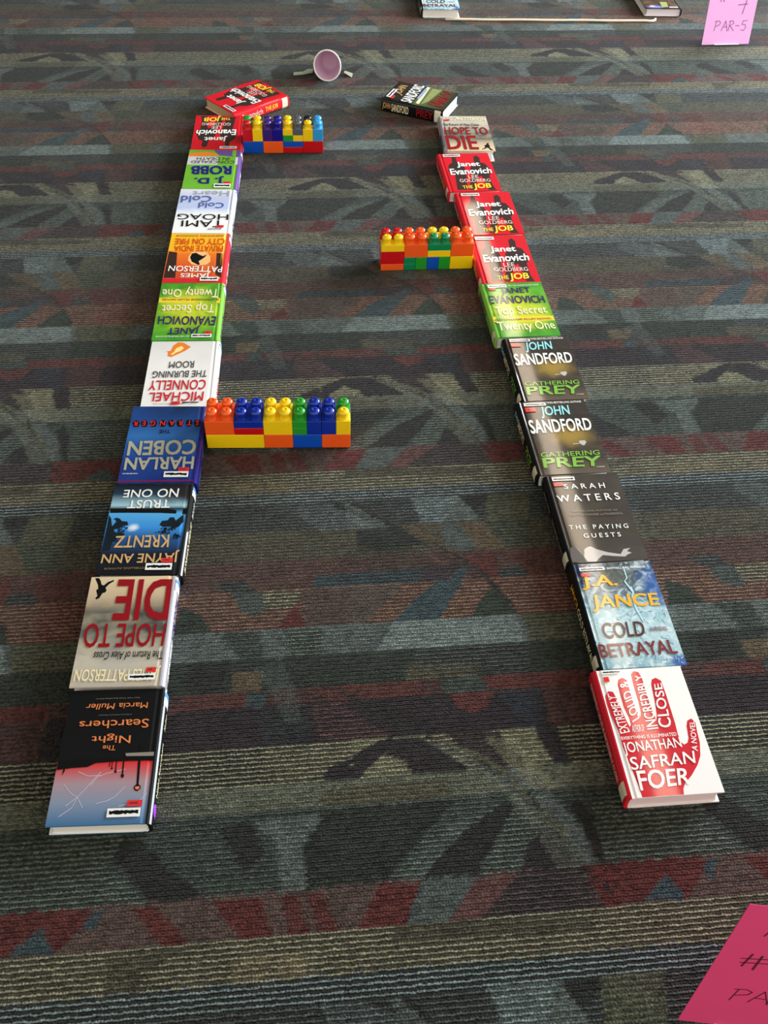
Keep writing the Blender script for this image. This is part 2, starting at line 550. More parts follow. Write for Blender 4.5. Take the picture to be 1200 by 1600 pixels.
    L.new(vo.outputs['Distance'], hv.inputs[0]); hv.inputs[1].default_value = -1.0
    L.new(hv.outputs[0], h1.inputs[2])
    h2 = N.new('ShaderNodeMath'); h2.operation = 'MULTIPLY_ADD'
    L.new(rib, h2.inputs[0]); h2.inputs[1].default_value = 0.35
    L.new(h1.outputs[0], h2.inputs[2])
    bp = N.new('ShaderNodeBump'); bp.inputs['Strength'].default_value = 0.9; bp.inputs['Distance'].default_value = 0.0024
    L.new(h2.outputs[0], bp.inputs['Height'])
    L.new(bp.outputs[0], b.inputs['Normal'])
    b.inputs['Sheen Weight'].default_value = 0.07
    b.inputs['Sheen Roughness'].default_value = 0.5
    me.materials.append(mt)
    return o


carpet()

# ------------------------------------------------------------------ lettering
_T = {}


def text_geo(s, bold):
    k = (s, bold)
    if k in _T:
        return _T[k]
    cu = bpy.data.curves.new('lettering', 'FONT')
    cu.body = s
    cu.resolution_u = 3
    ob = bpy.data.objects.new('lettering', cu)
    COL.objects.link(ob)
    bpy.context.view_layer.update()
    me = bpy.data.meshes.new_from_object(ob.evaluated_get(bpy.context.evaluated_depsgraph_get()))
    v = np.array([x.co[:2] for x in me.vertices], float)
    f = [tuple(p.vertices) for p in me.polygons]
    bpy.data.objects.remove(ob); bpy.data.curves.remove(cu); bpy.data.meshes.remove(me)
    # heavier strokes: the outline is laid down again, shifted by a stroke share
    b_ = 0.003 + 0.019 * bold
    n0 = len(v)
    v = np.concatenate([v + np.array(d) * b_ for d in ((0, 0), (1, .8), (-1, .8), (1, -.8), (-1, -.8))])
    f = [tuple(i + n0 * k for i in q_) for k in range(5) for q_ in f]
    lo, hi = v.min(0), v.max(0)
    v = (v - lo) / (hi - lo)
    _T[k] = (v, f)
    return _T[k]


def bilerp(q, s, t):
    a, b, c, d = [np.array(x, float) for x in q]
    return (a * (1 - s) * (1 - t) + b * s * (1 - t) + c * s * t + d * (1 - s) * t)


COVERS = {
    'hand': {'text': [
        ('JONATHAN', [(0.084, 0.303), (0.715, 0.321), (0.719, 0.423), (0.084, 0.408)], 'white', 0.3),
        ('SAFRAN', [(0.109, 0.199), (0.799, 0.22), (0.826, 0.313), (0.117, 0.294)], 'white', 0.3),
        ('FOER', [(0.137, 0.047), (0.669, 0.073), (0.715, 0.19), (0.147, 0.194)], 'white', 0.6),
        ('EVERYTHING IS ILLUMINATED', [(0.095, 0.428), (0.694, 0.432), (0.7, 0.461), (0.09, 0.452)], 'white', 0.3),
        ('AUTHOR OF', [(0.233, 0.481), (0.366, 0.486), (0.374, 0.538), (0.248, 0.537)], 'white', 0.3),
        ('EXTREMELY', [(0.206, 0.486), (0.165, 0.781), (0.079, 0.784), (0.099, 0.475)], 'white', 0.3),
        ('LOUD &', [(0.357, 0.591), (0.357, 0.903), (0.243, 0.885), (0.264, 0.557)], 'white', 0.4),
        ('INCREDIBLY', [(0.526, 0.498), (0.541, 0.948), (0.444, 0.937), (0.399, 0.493)], 'white', 0.4),
        ('CLOSE', [(0.678, 0.502), (0.723, 0.865), (0.633, 0.857), (0.531, 0.503)], 'white', 0.5),
        ('A NOVEL', [(0.866, 0.306), (0.944, 0.543), (0.886, 0.541), (0.807, 0.319)], 'white', 0.5),
    ], 'poly': [
        ('hand_red', [(0.136, -0.004), (0.131, 0.083), (0.116, 0.181), (0.084, 0.382), (0.089, 0.486), (0.059, 0.615), (0.049, 0.724), (0.059, 0.791), (0.101, 0.823), (0.151, 0.815), (0.172, 0.752), (0.189, 0.663), (0.203, 0.587), (0.223, 0.527), (0.241, 0.542), (0.243, 0.596), (0.22, 0.684), (0.222, 0.784), (0.228, 0.874), (0.251, 0.914), (0.303, 0.929), (0.346, 0.904), (0.344, 0.824), (0.34, 0.723), (0.356, 0.634), (0.37, 0.596), (0.389, 0.633), (0.399, 0.72), (0.399, 0.81), (0.404, 0.896), (0.413, 0.954), (0.454, 0.979), (0.503, 0.967), (0.522, 0.92), (0.518, 0.805), (0.52, 0.704), (0.529, 0.605), (0.531, 0.567), (0.55, 0.593), (0.574, 0.68), (0.591, 0.779), (0.603, 0.859), (0.627, 0.898), (0.679, 0.911), (0.728, 0.882), (0.732, 0.773), (0.729, 0.651), (0.726, 0.532), (0.715, 0.447), (0.722, 0.384), (0.745, 0.365), (0.788, 0.376), (0.816, 0.411), (0.839, 0.505), (0.867, 0.547), (0.918, 0.561), (0.949, 0.532), (0.934, 0.459), (0.922, 0.375), (0.879, 0.275), (0.817, 0.208), (0.716, 0.134), (0.619, 0.08), (0.585, 0.043), (0.571, -0.005)]),
    ], 'label': [('scratched', (0.025, 0.964, 0.304, 0.991)), ('tag', (-0.015, 0.896, 0.145, 0.938))]},
    'lightning': {'text': [
        ('J.A.', [(0.061, 0.734), (0.498, 0.73), (0.52, 0.876), (0.077, 0.881)], 'amber', 0.8),
        ('JANCE', [(0.104, 0.515), (0.932, 0.514), (0.944, 0.672), (0.138, 0.684)], 'amber', 0.8),
        ('COLD', [(0.144, 0.266), (0.636, 0.271), (0.661, 0.411), (0.151, 0.413)], 'brown_letter', 0.6),
        ('BETRAYAL', [(0.038, 0.099), (0.945, 0.1), (0.941, 0.226), (0.041, 0.217)], 'maroon_letter', 0.6),
        ('E BESTSELLING AUTHOR', [(0.393, 0.93), (0.919, 0.93), (0.919, 0.95), (0.393, 0.95)], 'white', 0.5),
        ('AN ALI REYNOLDS NOVEL', [(0.709, 0.311), (0.921, 0.311), (0.921, 0.35), (0.709, 0.35)], 'maroon_letter', 0),
    ], 'poly': [
        ('bolt', [(0.633, 0.954), (0.649, 0.953), (0.647, 0.833), (0.609, 0.806), (0.644, 0.742), (0.66, 0.75), (0.672, 0.692), (0.639, 0.648), (0.642, 0.534), (0.677, 0.399), (0.661, 0.395), (0.62, 0.524), (0.618, 0.643), (0.648, 0.687), (0.626, 0.731), (0.59, 0.801), (0.633, 0.834)]),
        ('bolt', [(0.65, 0.693), (0.777, 0.584), (0.777, 0.577), (0.653, 0.681)]),
        ('bolt', [(0.597, 0.514), (0.517, 0.407), (0.506, 0.407), (0.593, 0.52)]),
    ], 'label': [('scratched', (0.04, 0.923, 0.396, 0.957)), ('tag', (0.049, 0.865, 0.202, 0.897))]},
    'dark_arm': {'text': [
        ('S A R A H', [(0.221, 0.831), (0.771, 0.822), (0.775, 0.886), (0.216, 0.89)], 'white', 0.2),
        ('W A T E R S', [(0.08, 0.677), (0.921, 0.676), (0.922, 0.759), (0.075, 0.758)], 'white', 0.4),
        ('BESTSELLING AUTHOR OF', [(0.228, 0.554), (0.832, 0.547), (0.825, 0.567), (0.228, 0.575)], 'dim', 0),
        ('THE LITTLE STRANGER and FINGERSMITH', [(0.169, 0.51), (0.873, 0.499), (0.876, 0.525), (0.169, 0.532)], 'dim', 0),
        ('T H E   P A Y I N G', [(0.119, 0.359), (0.889, 0.345), (0.896, 0.395), (0.121, 0.408)], 'white', 0.2),
        ('G U E S T S', [(0.272, 0.258), (0.755, 0.255), (0.758, 0.303), (0.275, 0.306)], 'white', 0.3),
    ], 'poly': [
        ('pale_skin', [(0.229, 0.138), (0.281, 0.163), (0.325, 0.167), (0.384, 0.134), (0.511, 0.096), (0.671, 0.068), (0.73, 0.12), (0.821, 0.128), (0.763, 0.097), (0.817, 0.077), (0.762, 0.062), (0.716, 0.04), (0.578, 0.051), (0.443, 0.068), (0.364, 0.027), (0.333, 0.002), (0.224, 0.008), (0.201, 0.06)]),
        ('grey_skin', [(0.053, 0.16), (0.116, 0.179), (0.159, 0.142), (0.191, 0.072), (0.216, 0.005), (0.031, 0.009), (0.003, 0.072)]),
    ], 'label': [('scratched', (0.034, 0.93, 0.394, 0.975)), ('tag', (0.039, 0.866, 0.215, 0.91))]},
    'forest': {'text': [
        ('JOHN', [(0.288, 0.75), (0.714, 0.752), (0.735, 0.929), (0.317, 0.92)], 'cyan', 0.7),
        ('SANDFORD', [(0.07, 0.543), (0.96, 0.558), (0.979, 0.731), (0.075, 0.737)], 'white', 0.9),
        ('GATHERING', [(0.107, 0.222), (0.936, 0.224), (0.947, 0.285), (0.112, 0.286)], 'lime', 0.4),
        ('PREY', [(0.099, 0.086), (0.897, 0.077), (0.937, 0.21), (0.111, 0.214)], 'lime', 0.9),
        ('TIMES-BESTSELLING AUTHOR', [(0.418, 0.96), (0.946, 0.957), (0.95, 0.986), (0.42, 0.989)], 'white', 0.2),
        ('A NOVEL', [(0.83, 0.061), (0.942, 0.061), (0.942, 0.072), (0.83, 0.072)], 'white', 0),
    ], 'poly': [
        ('pale_skin', [(0.713, 0.424), (0.799, 0.427), (0.81, 0.401), (0.766, 0.358), (0.734, 0.366), (0.721, 0.388), (0.612, 0.377), (0.616, 0.388), (0.71, 0.394)]),
    ], 'label': [('scratched', (0.056, 0.933, 0.409, 0.977)), ('tag', (0.055, 0.851, 0.234, 0.912))]},
    'green': {'text': [
        ('Twenty One', [(0.056, 0.067), (0.974, 0.071), (0.952, 0.259), (0.065, 0.275)], 'cream', 0.5),
        ('Top Secret', [(0.097, 0.346), (0.929, 0.363), (0.922, 0.542), (0.105, 0.544)], 'cream', 0.5),
        ('EVANOVICH', [(0.059, 0.605), (0.955, 0.593), (0.946, 0.73), (0.07, 0.763)], 'purple_letter', 0.5),
        ('JANET', [(0.29, 0.764), (0.779, 0.766), (0.773, 0.902), (0.297, 0.901)], 'purple_letter', 0.5),
        ('A STEPHANIE PLUM NOVEL', [(0.043, 0.291), (0.962, 0.286), (0.96, 0.315), (0.044, 0.324)], 'brown_letter', 0),
        ('NEW YORK TIMES BESTSELLING AUTHOR', [(0.436, 0.93), (0.946, 0.931), (0.947, 0.953), (0.433, 0.952)], 'white', 0),
    ], 'poly': [
        ('yellow_band', [(1.008, 0.267), (0.007, 0.274), (0.009, 0.372), (1.008, 0.351)]),
    ], 'label': [('scratched', (0.098, 0.908, 0.406, 0.961)), ('tag', (0.102, 0.858, 0.216, 0.904))]},
    'couple': {'text': [
        ('Janet', [(0.3, 0.608), (0.761, 0.606), (0.761, 0.764), (0.31, 0.763)], 'white', 1.1),
        ('Evanovich', [(0.133, 0.421), (0.937, 0.443), (0.952, 0.591), (0.134, 0.584)], 'white', 1.1),
        ('LEE', [(0.448, 0.322), (0.644, 0.327), (0.651, 0.41), (0.453, 0.405)], 'rosewhite', 0.3),
        ('GOLDBERG', [(0.263, 0.228), (0.851, 0.225), (0.854, 0.302), (0.259, 0.311)], 'rosewhite', 0.3),
        ('THE', [(0.279, 0.065), (0.471, 0.07), (0.473, 0.147), (0.278, 0.138)], 'yellow', 0.6),
        ('JOB', [(0.481, 0.019), (0.819, 0.036), (0.838, 0.19), (0.499, 0.186)], 'yellow', 1.3),
    ], 'poly': [
        ('silhouette', [(0.254, 0.897), (0.304, 0.915), (0.335, 0.867), (0.328, 0.779), (0.421, 0.707), (0.453, 0.559), (0.355, 0.038), (0.168, 0.041), (0.212, 0.419), (0.111, 0.525), (0.148, 0.687), (0.235, 0.766)]),
        ('silhouette', [(0.687, 0.903), (0.754, 0.931), (0.801, 0.87), (0.785, 0.74), (0.867, 0.712), (0.921, 0.583), (0.931, 0.463), (0.87, 0.39), (0.861, 0.153), (0.901, 0.014), (0.76, 0.019), (0.734, 0.288), (0.715, 0.383), (0.638, 0.35), (0.486, 0.031), (0.381, 0.037), (0.547, 0.453), (0.547, 0.593), (0.669, 0.75)]),
    ], 'label': [('scratched', (0.092, 0.907, 0.429, 0.968))]},
    'clouds': {'text': [
        ('DIE', [(0.037, 0.037), (0.675, 0.029), (0.67, 0.422), (0.03, 0.426)], 'blood', 0.9),
        ('HOPE TO', [(0.04, 0.458), (0.958, 0.446), (0.94, 0.664), (0.048, 0.668)], 'blood', 0.4),
        ('The Return of Alex Cross', [(0.035, 0.706), (0.796, 0.703), (0.806, 0.771), (0.036, 0.78)], 'black', 0),
        ('JAMES PATTERSON', [(0.035, 0.832), (0.963, 0.82), (0.971, 0.951), (0.046, 0.964)], 'cream', 0.3),
    ], 'poly': [
        ('black', [(0.956, 0.01), (0.909, 0.011), (0.884, 0.038), (0.867, 0.075), (0.839, 0.085), (0.795, 0.051), (0.729, 0.03), (0.73, 0.046), (0.776, 0.07), (0.812, 0.106), (0.793, 0.136), (0.808, 0.154), (0.836, 0.159), (0.861, 0.206), (0.894, 0.22), (0.908, 0.206), (0.888, 0.185), (0.902, 0.158), (0.917, 0.128), (0.895, 0.117), (0.906, 0.08)]),
    ], 'label': [('scratched', (0.064, 0.903, 0.379, 0.953)), ('tag', (0.066, 0.849, 0.195, 0.888))]},
    'lamps': {'text': [
        ('Marcia Muller', [(0.16, 0.112), (0.808, 0.113), (0.819, 0.159), (0.159, 0.158)], 'orange_letter', 0.1),
        ('Searchers', [(0.127, 0.243), (0.852, 0.249), (0.849, 0.307), (0.121, 0.313)], 'orange_letter', 0.1),
        ('Night', [(0.294, 0.349), (0.695, 0.352), (0.694, 0.415), (0.289, 0.427)], 'orange_letter', 0.1),
        ('The', [(0.433, 0.44), (0.565, 0.439), (0.567, 0.474), (0.432, 0.478)], 'orange_letter', 0.1),
        ('New York Times Bestselling Author', [(0.256, 0.066), (0.726, 0.069), (0.724, 0.078), (0.254, 0.077)], 'dim', 0),
        ('A Sharon McCone Mystery', [(0.314, 0.2), (0.667, 0.201), (0.665, 0.21), (0.312, 0.209)], 'dim', 0),
    ], 'poly': [
        ('crackle', [(0.048, 0.794), (0.12, 0.848), (0.315, 0.88), (0.315, 0.876), (0.122, 0.844), (0.05, 0.79)]),
        ('crackle', [(0.737, 0.807), (0.772, 0.879), (0.885, 0.938), (0.887, 0.934), (0.774, 0.875), (0.741, 0.805)]),
        ('crackle', [(0.771, 0.623), (0.67, 0.657), (0.536, 0.655), (0.536, 0.659), (0.67, 0.661), (0.773, 0.627)]),
        ('crackle', [(0.275, 0.743), (0.367, 0.815), (0.441, 0.841), (0.544, 0.857), (0.544, 0.853), (0.443, 0.837), (0.369, 0.811), (0.277, 0.739)]),
        ('crackle', [(0.894, 0.709), (0.811, 0.775), (0.738, 0.804), (0.667, 0.877), (0.671, 0.881), (0.74, 0.808), (0.813, 0.779), (0.896, 0.713)]),
        ('crackle', [(0.3, 0.62), (0.485, 0.646), (0.573, 0.672), (0.625, 0.727), (0.629, 0.723), (0.575, 0.668), (0.485, 0.642), (0.3, 0.616)]),
        ('crackle', [(0.541, 0.635), (0.607, 0.691), (0.672, 0.754), (0.738, 0.808), (0.839, 0.868), (0.841, 0.864), (0.74, 0.804), (0.676, 0.75), (0.611, 0.687), (0.543, 0.631)]),
        ('black', [(0.166, 0.443), (0.194, 0.443), (0.167, 0.729), (0.191, 0.743), (0.183, 0.767), (0.151, 0.779), (0.12, 0.761), (0.123, 0.742), (0.145, 0.73)]),
        ('lamp_glow', [(0.177, 0.745), (0.133, 0.744), (0.133, 0.759), (0.151, 0.768), (0.175, 0.76)]),
        ('black', [(0.324, 0.53), (0.338, 0.53), (0.329, 0.651), (0.34, 0.665), (0.317, 0.684), (0.302, 0.666), (0.315, 0.651)]),
        ('black', [(0.396, 0.544), (0.404, 0.544), (0.403, 0.624), (0.411, 0.635), (0.394, 0.645), (0.381, 0.636), (0.392, 0.624)]),
        ('black', [(0.44, 0.548), (0.447, 0.548), (0.444, 0.601), (0.449, 0.611), (0.437, 0.618), (0.427, 0.61), (0.437, 0.601)]),
        ('black', [(0.467, 0.548), (0.472, 0.548), (0.469, 0.596), (0.46, 0.596)]),
        ('black', [(0.921, 0.589), (0.927, 0.589), (0.928, 0.627), (0.927, 0.65), (0.917, 0.629), (0.909, 0.618)]),
        ('black', [(0.994, 0.54), (0.003, 0.535), (0.006, 0.559), (0.313, 0.555), (0.611, 0.567), (0.686, 0.593), (0.845, 0.598), (1.001, 0.609)]),
        ('dim', [(0.323, 0.501), (-0.005, 0.497), (-0.003, 0.527), (0.312, 0.523)]),
    ], 'label': [('scratched', (0.092, 0.894, 0.417, 0.954)), ('tag', (0.084, 0.842, 0.232, 0.883))]},
    'lake': {'text': [
        ('NO ONE', [(0.166, 0.055), (0.869, 0.072), (0.872, 0.162), (0.17, 0.159)], 'white', 0.3),
        ('TRUST', [(0.258, 0.187), (0.79, 0.196), (0.79, 0.288), (0.254, 0.283)], 'white', 0.3),
        ('KRENTZ', [(0.198, 0.583), (0.848, 0.597), (0.852, 0.721), (0.187, 0.718)], 'gold_letter', 0.5),
        ('JAYNE ANN', [(0.045, 0.747), (0.963, 0.761), (0.967, 0.885), (0.042, 0.878)], 'gold_letter', 0.5),
        ('TIMES-BESTSELLING AUTHOR', [(0.237, 0.92), (0.913, 0.931), (0.915, 0.949), (0.233, 0.94)], 'dimgold', 0.2),
    ], 'poly': [
        ('black', [(0.988, 0.336), (0.994, 0.285), (0.642, 0.289), (0.218, 0.285), (0.004, 0.288), (0.0, 0.353), (0.35, 0.339), (0.772, 0.335)]),
        ('tree_dark', [(0.996, 0.362), (0.959, 0.399), (0.927, 0.487), (0.887, 0.436), (0.917, 0.399), (0.855, 0.398), (0.82, 0.429), (0.75, 0.434), (0.73, 0.472), (0.793, 0.485), (0.828, 0.51), (0.895, 0.517), (0.891, 0.561), (0.819, 0.548), (0.745, 0.571), (0.791, 0.609), (0.877, 0.646), (0.894, 0.743), (0.984, 0.756), (0.989, 0.525)]),
        ('tree_dark', [(0.064, 0.354), (0.101, 0.387), (0.15, 0.426), (0.178, 0.388), (0.228, 0.388), (0.25, 0.421), (0.319, 0.428), (0.345, 0.473), (0.291, 0.497), (0.195, 0.49), (0.202, 0.527), (0.253, 0.553), (0.097, 0.488), (0.05, 0.437)]),
    ], 'label': [('scratched', (0.108, 0.888, 0.423, 0.956)), ('tag', (0.107, 0.835, 0.245, 0.879))]},
    'blue': {'text': [
        ('S  T  R  A  N  G  E  R', [(0.056, 0.199), (0.953, 0.206), (0.948, 0.274), (0.054, 0.267)], 'scarlet', 0.8),
        ('THE', [(0.435, 0.325), (0.579, 0.326), (0.574, 0.372), (0.431, 0.371)], 'black', 0.3),
        ('COBEN', [(0.056, 0.458), (0.96, 0.476), (0.953, 0.665), (0.045, 0.652)], 'khaki', 1.0),
        ('HARLAN', [(0.05, 0.678), (0.959, 0.693), (0.953, 0.846), (0.046, 0.836)], 'khaki', 1.0),
        ('TIMES BESTSELLING', [(0.761, 0.882), (0.959, 0.884), (0.959, 0.898), (0.759, 0.895)], 'white', 0),
    ], 'poly': [
        ('black', [(0.966, 0.238), (0.954, 0.196), (0.896, 0.192), (0.866, 0.234), (0.877, 0.284), (0.934, 0.287)]),
        ('black', [(0.854, 0.237), (0.841, 0.195), (0.783, 0.192), (0.754, 0.234), (0.765, 0.283), (0.823, 0.286)]),
        ('black', [(0.728, 0.236), (0.715, 0.194), (0.657, 0.191), (0.628, 0.233), (0.64, 0.282), (0.698, 0.285)]),
        ('black', [(0.6, 0.235), (0.586, 0.193), (0.529, 0.19), (0.5, 0.232), (0.513, 0.281), (0.57, 0.284)]),
        ('black', [(0.484, 0.234), (0.47, 0.192), (0.412, 0.189), (0.384, 0.231), (0.397, 0.28), (0.455, 0.283)]),
        ('black', [(0.365, 0.233), (0.351, 0.191), (0.293, 0.188), (0.266, 0.23), (0.279, 0.279), (0.337, 0.282)]),
        ('black', [(0.24, 0.232), (0.225, 0.19), (0.167, 0.187), (0.141, 0.229), (0.155, 0.278), (0.212, 0.281)]),
        ('black', [(0.129, 0.231), (0.113, 0.189), (0.055, 0.186), (0.029, 0.228), (0.044, 0.277), (0.101, 0.281)]),
        ('magenta', [(1.0, 0.975), (0.01, 0.967), (0.011, 0.982), (0.997, 0.995)]),
    ], 'label': [('scratched', (0.099, 0.868, 0.418, 0.937)), ('tag', (0.097, 0.819, 0.239, 0.865))]},
    'white': {'text': [
        ('ROOM', [(0.327, 0.319), (0.692, 0.326), (0.691, 0.431), (0.327, 0.426)], 'grey_letter', 0.4),
        ('THE BURNING', [(0.121, 0.467), (0.907, 0.477), (0.907, 0.578), (0.128, 0.57)], 'grey_letter', 0.4),
        ('CONNELLY', [(0.12, 0.609), (0.933, 0.616), (0.929, 0.763), (0.128, 0.758)], 'red_letter', 0.5),
        ('MICHAEL', [(0.136, 0.787), (0.902, 0.795), (0.903, 0.924), (0.141, 0.926)], 'red_letter', 0.5),
        ('BESTSELLING AUTHOR', [(0.407, 0.951), (0.84, 0.954), (0.839, 0.966), (0.406, 0.966)], 'dimgold', 0),
    ], 'poly': [
        ('flame_orange', [(0.672, 0.065), (0.61, 0.015), (0.527, 0.021), (0.468, 0.06), (0.411, 0.091), (0.486, 0.156), (0.55, 0.189), (0.613, 0.221), (0.676, 0.253), (0.737, 0.239), (0.738, 0.177), (0.767, 0.165), (0.702, 0.153)]),
        ('flame_yellow', [(0.626, 0.112), (0.549, 0.078), (0.511, 0.109), (0.554, 0.158), (0.618, 0.182), (0.666, 0.222), (0.695, 0.207), (0.646, 0.167)]),
    ], 'label': [('black', (0.179, 0.932, 0.441, 0.967)), ('tag', (0.457, 0.932, 0.583, 0.976))]},
    'fire': {'text': [
        ('ASHWIN SANGHI', [(0.078, 0.025), (0.906, 0.03), (0.907, 0.072), (0.081, 0.069)], 'dimgold', 0.3),
        ('CITY ON FIRE', [(0.065, 0.105), (0.917, 0.109), (0.909, 0.235), (0.062, 0.238)], 'fire_letter', 0.5),
        ('PRIVATE INDIA', [(0.073, 0.249), (0.911, 0.26), (0.902, 0.378), (0.069, 0.378)], 'fire_letter', 0.5),
        ('PATTERSON', [(0.042, 0.685), (0.932, 0.669), (0.936, 0.777), (0.044, 0.797)], 'white', 0.3),
        ('JAMES', [(0.235, 0.795), (0.719, 0.797), (0.719, 0.895), (0.233, 0.896)], 'white', 0.3),
    ], 'poly': [
        ('building_dark', [(0.986, 0.374), (0.843, 0.398), (0.795, 0.905), (0.987, 0.908)]),
        ('building_dark', [(0.174, 0.406), (0.072, 0.413), (0.046, 0.901), (0.146, 0.836)]),
        ('moon', [(0.642, 0.483), (0.596, 0.395), (0.484, 0.366), (0.35, 0.391), (0.274, 0.478), (0.261, 0.582), (0.318, 0.643), (0.445, 0.662), (0.563, 0.638), (0.638, 0.561)]),
        ('black', [(0.611, 0.5), (0.593, 0.421), (0.523, 0.402), (0.459, 0.445), (0.398, 0.471), (0.33, 0.435), (0.366, 0.496), (0.404, 0.532), (0.456, 0.576), (0.427, 0.636), (0.453, 0.654), (0.508, 0.62), (0.57, 0.586)]),
        ('red_band', [(1.009, 0.92), (0.002, 0.917), (0.0, 0.997), (1.001, 0.997)]),
    ], 'label': [('scratched', (0.082, 0.893, 0.388, 0.965))]},
    'snow': {'text': [
        ('Heart', [(0.101, 0.037), (0.758, 0.055), (0.767, 0.154), (0.094, 0.164)], 'paleletter', 0),
        ('Cold', [(0.408, 0.165), (0.96, 0.164), (0.951, 0.329), (0.408, 0.304)], 'bluel', 0.2),
        ('Cold', [(0.167, 0.323), (0.621, 0.323), (0.619, 0.446), (0.163, 0.447)], 'bluel', 0.2),
        ('HOAG', [(0.055, 0.589), (0.959, 0.586), (0.952, 0.708), (0.05, 0.718)], 'black', 0),
        ('TAMI', [(0.127, 0.728), (0.868, 0.734), (0.858, 0.864), (0.116, 0.882)], 'black', 0),
    ], 'poly': [
    ], 'label': [('black', (0.129, 0.905, 0.4, 0.939)), ('tag', (0.114, 0.839, 0.239, 0.889))]},
    'robb': {'text': [
        ('IN DEATH', [(0.197, 0.202), (0.822, 0.205), (0.822, 0.274), (0.194, 0.274)], 'grey_letter', 0),
        ('CONCEALED', [(0.089, 0.287), (0.924, 0.296), (0.924, 0.36), (0.089, 0.364)], 'grey_letter', 0),
        ('ROBB', [(0.132, 0.419), (0.899, 0.431), (0.885, 0.648), (0.119, 0.645)], 'navy', 1.4),
        ('J. D.', [(0.25, 0.689), (0.799, 0.693), (0.786, 0.882), (0.239, 0.875)], 'navy', 1.4),
    ], 'poly': [
        ('greyband', [(1.003, 0.174), (0.018, 0.188), (0.013, 0.386), (1.004, 0.395)]),
        ('purple_band', [(0.535, -0.003), (0.007, 0.002), (0.018, 0.184), (0.401, 0.147)]),
        ('flame_orange', [(1.015, 0.091), (0.643, 0.053), (0.464, 0.099), (0.428, 0.162), (1.003, 0.174)]),
    ], 'label': [('scratched', (0.105, 0.883, 0.415, 0.975)), ('tag', (0.107, 0.828, 0.248, 0.879))]},
    'band': {'text': [
        ('JOHN', [(0.308, 0.761), (0.847, 0.772), (0.813, 0.929), (0.432, 0.94)], 'gold_letter', 0.6),
        ('SANDFORD', [(0.057, 0.536), (1.04, 0.567), (1.031, 0.737), (0.068, 0.72)], 'white', 0.9),
        ('FIELD OF', [(0.165, 0.182), (1.002, 0.168), (1.016, 0.238), (0.195, 0.304)], 'blood', 0.5),
        ('PREY', [(0.181, 0.047), (0.989, 0.099), (1.03, 0.175), (0.165, 0.182)], 'blood', 0.8),
    ], 'poly': [
        ('cream', [(0.098, 0.421), (1.038, 0.477), (1.036, 0.526), (0.119, 0.476)]),
        ('pale_green', [(0.091, 0.39), (0.971, 0.429), (0.985, 0.277), (0.308, 0.325)]),
        ('pale_blue', [(0.349, 0.522), (0.924, 0.535), (0.857, 0.486), (0.354, 0.474)]),
    ], 'label': [('scratched', (0.12, 0.9, 0.55, 0.97)), ('tag', (0.06, 0.85, 0.24, 0.9))]},
}


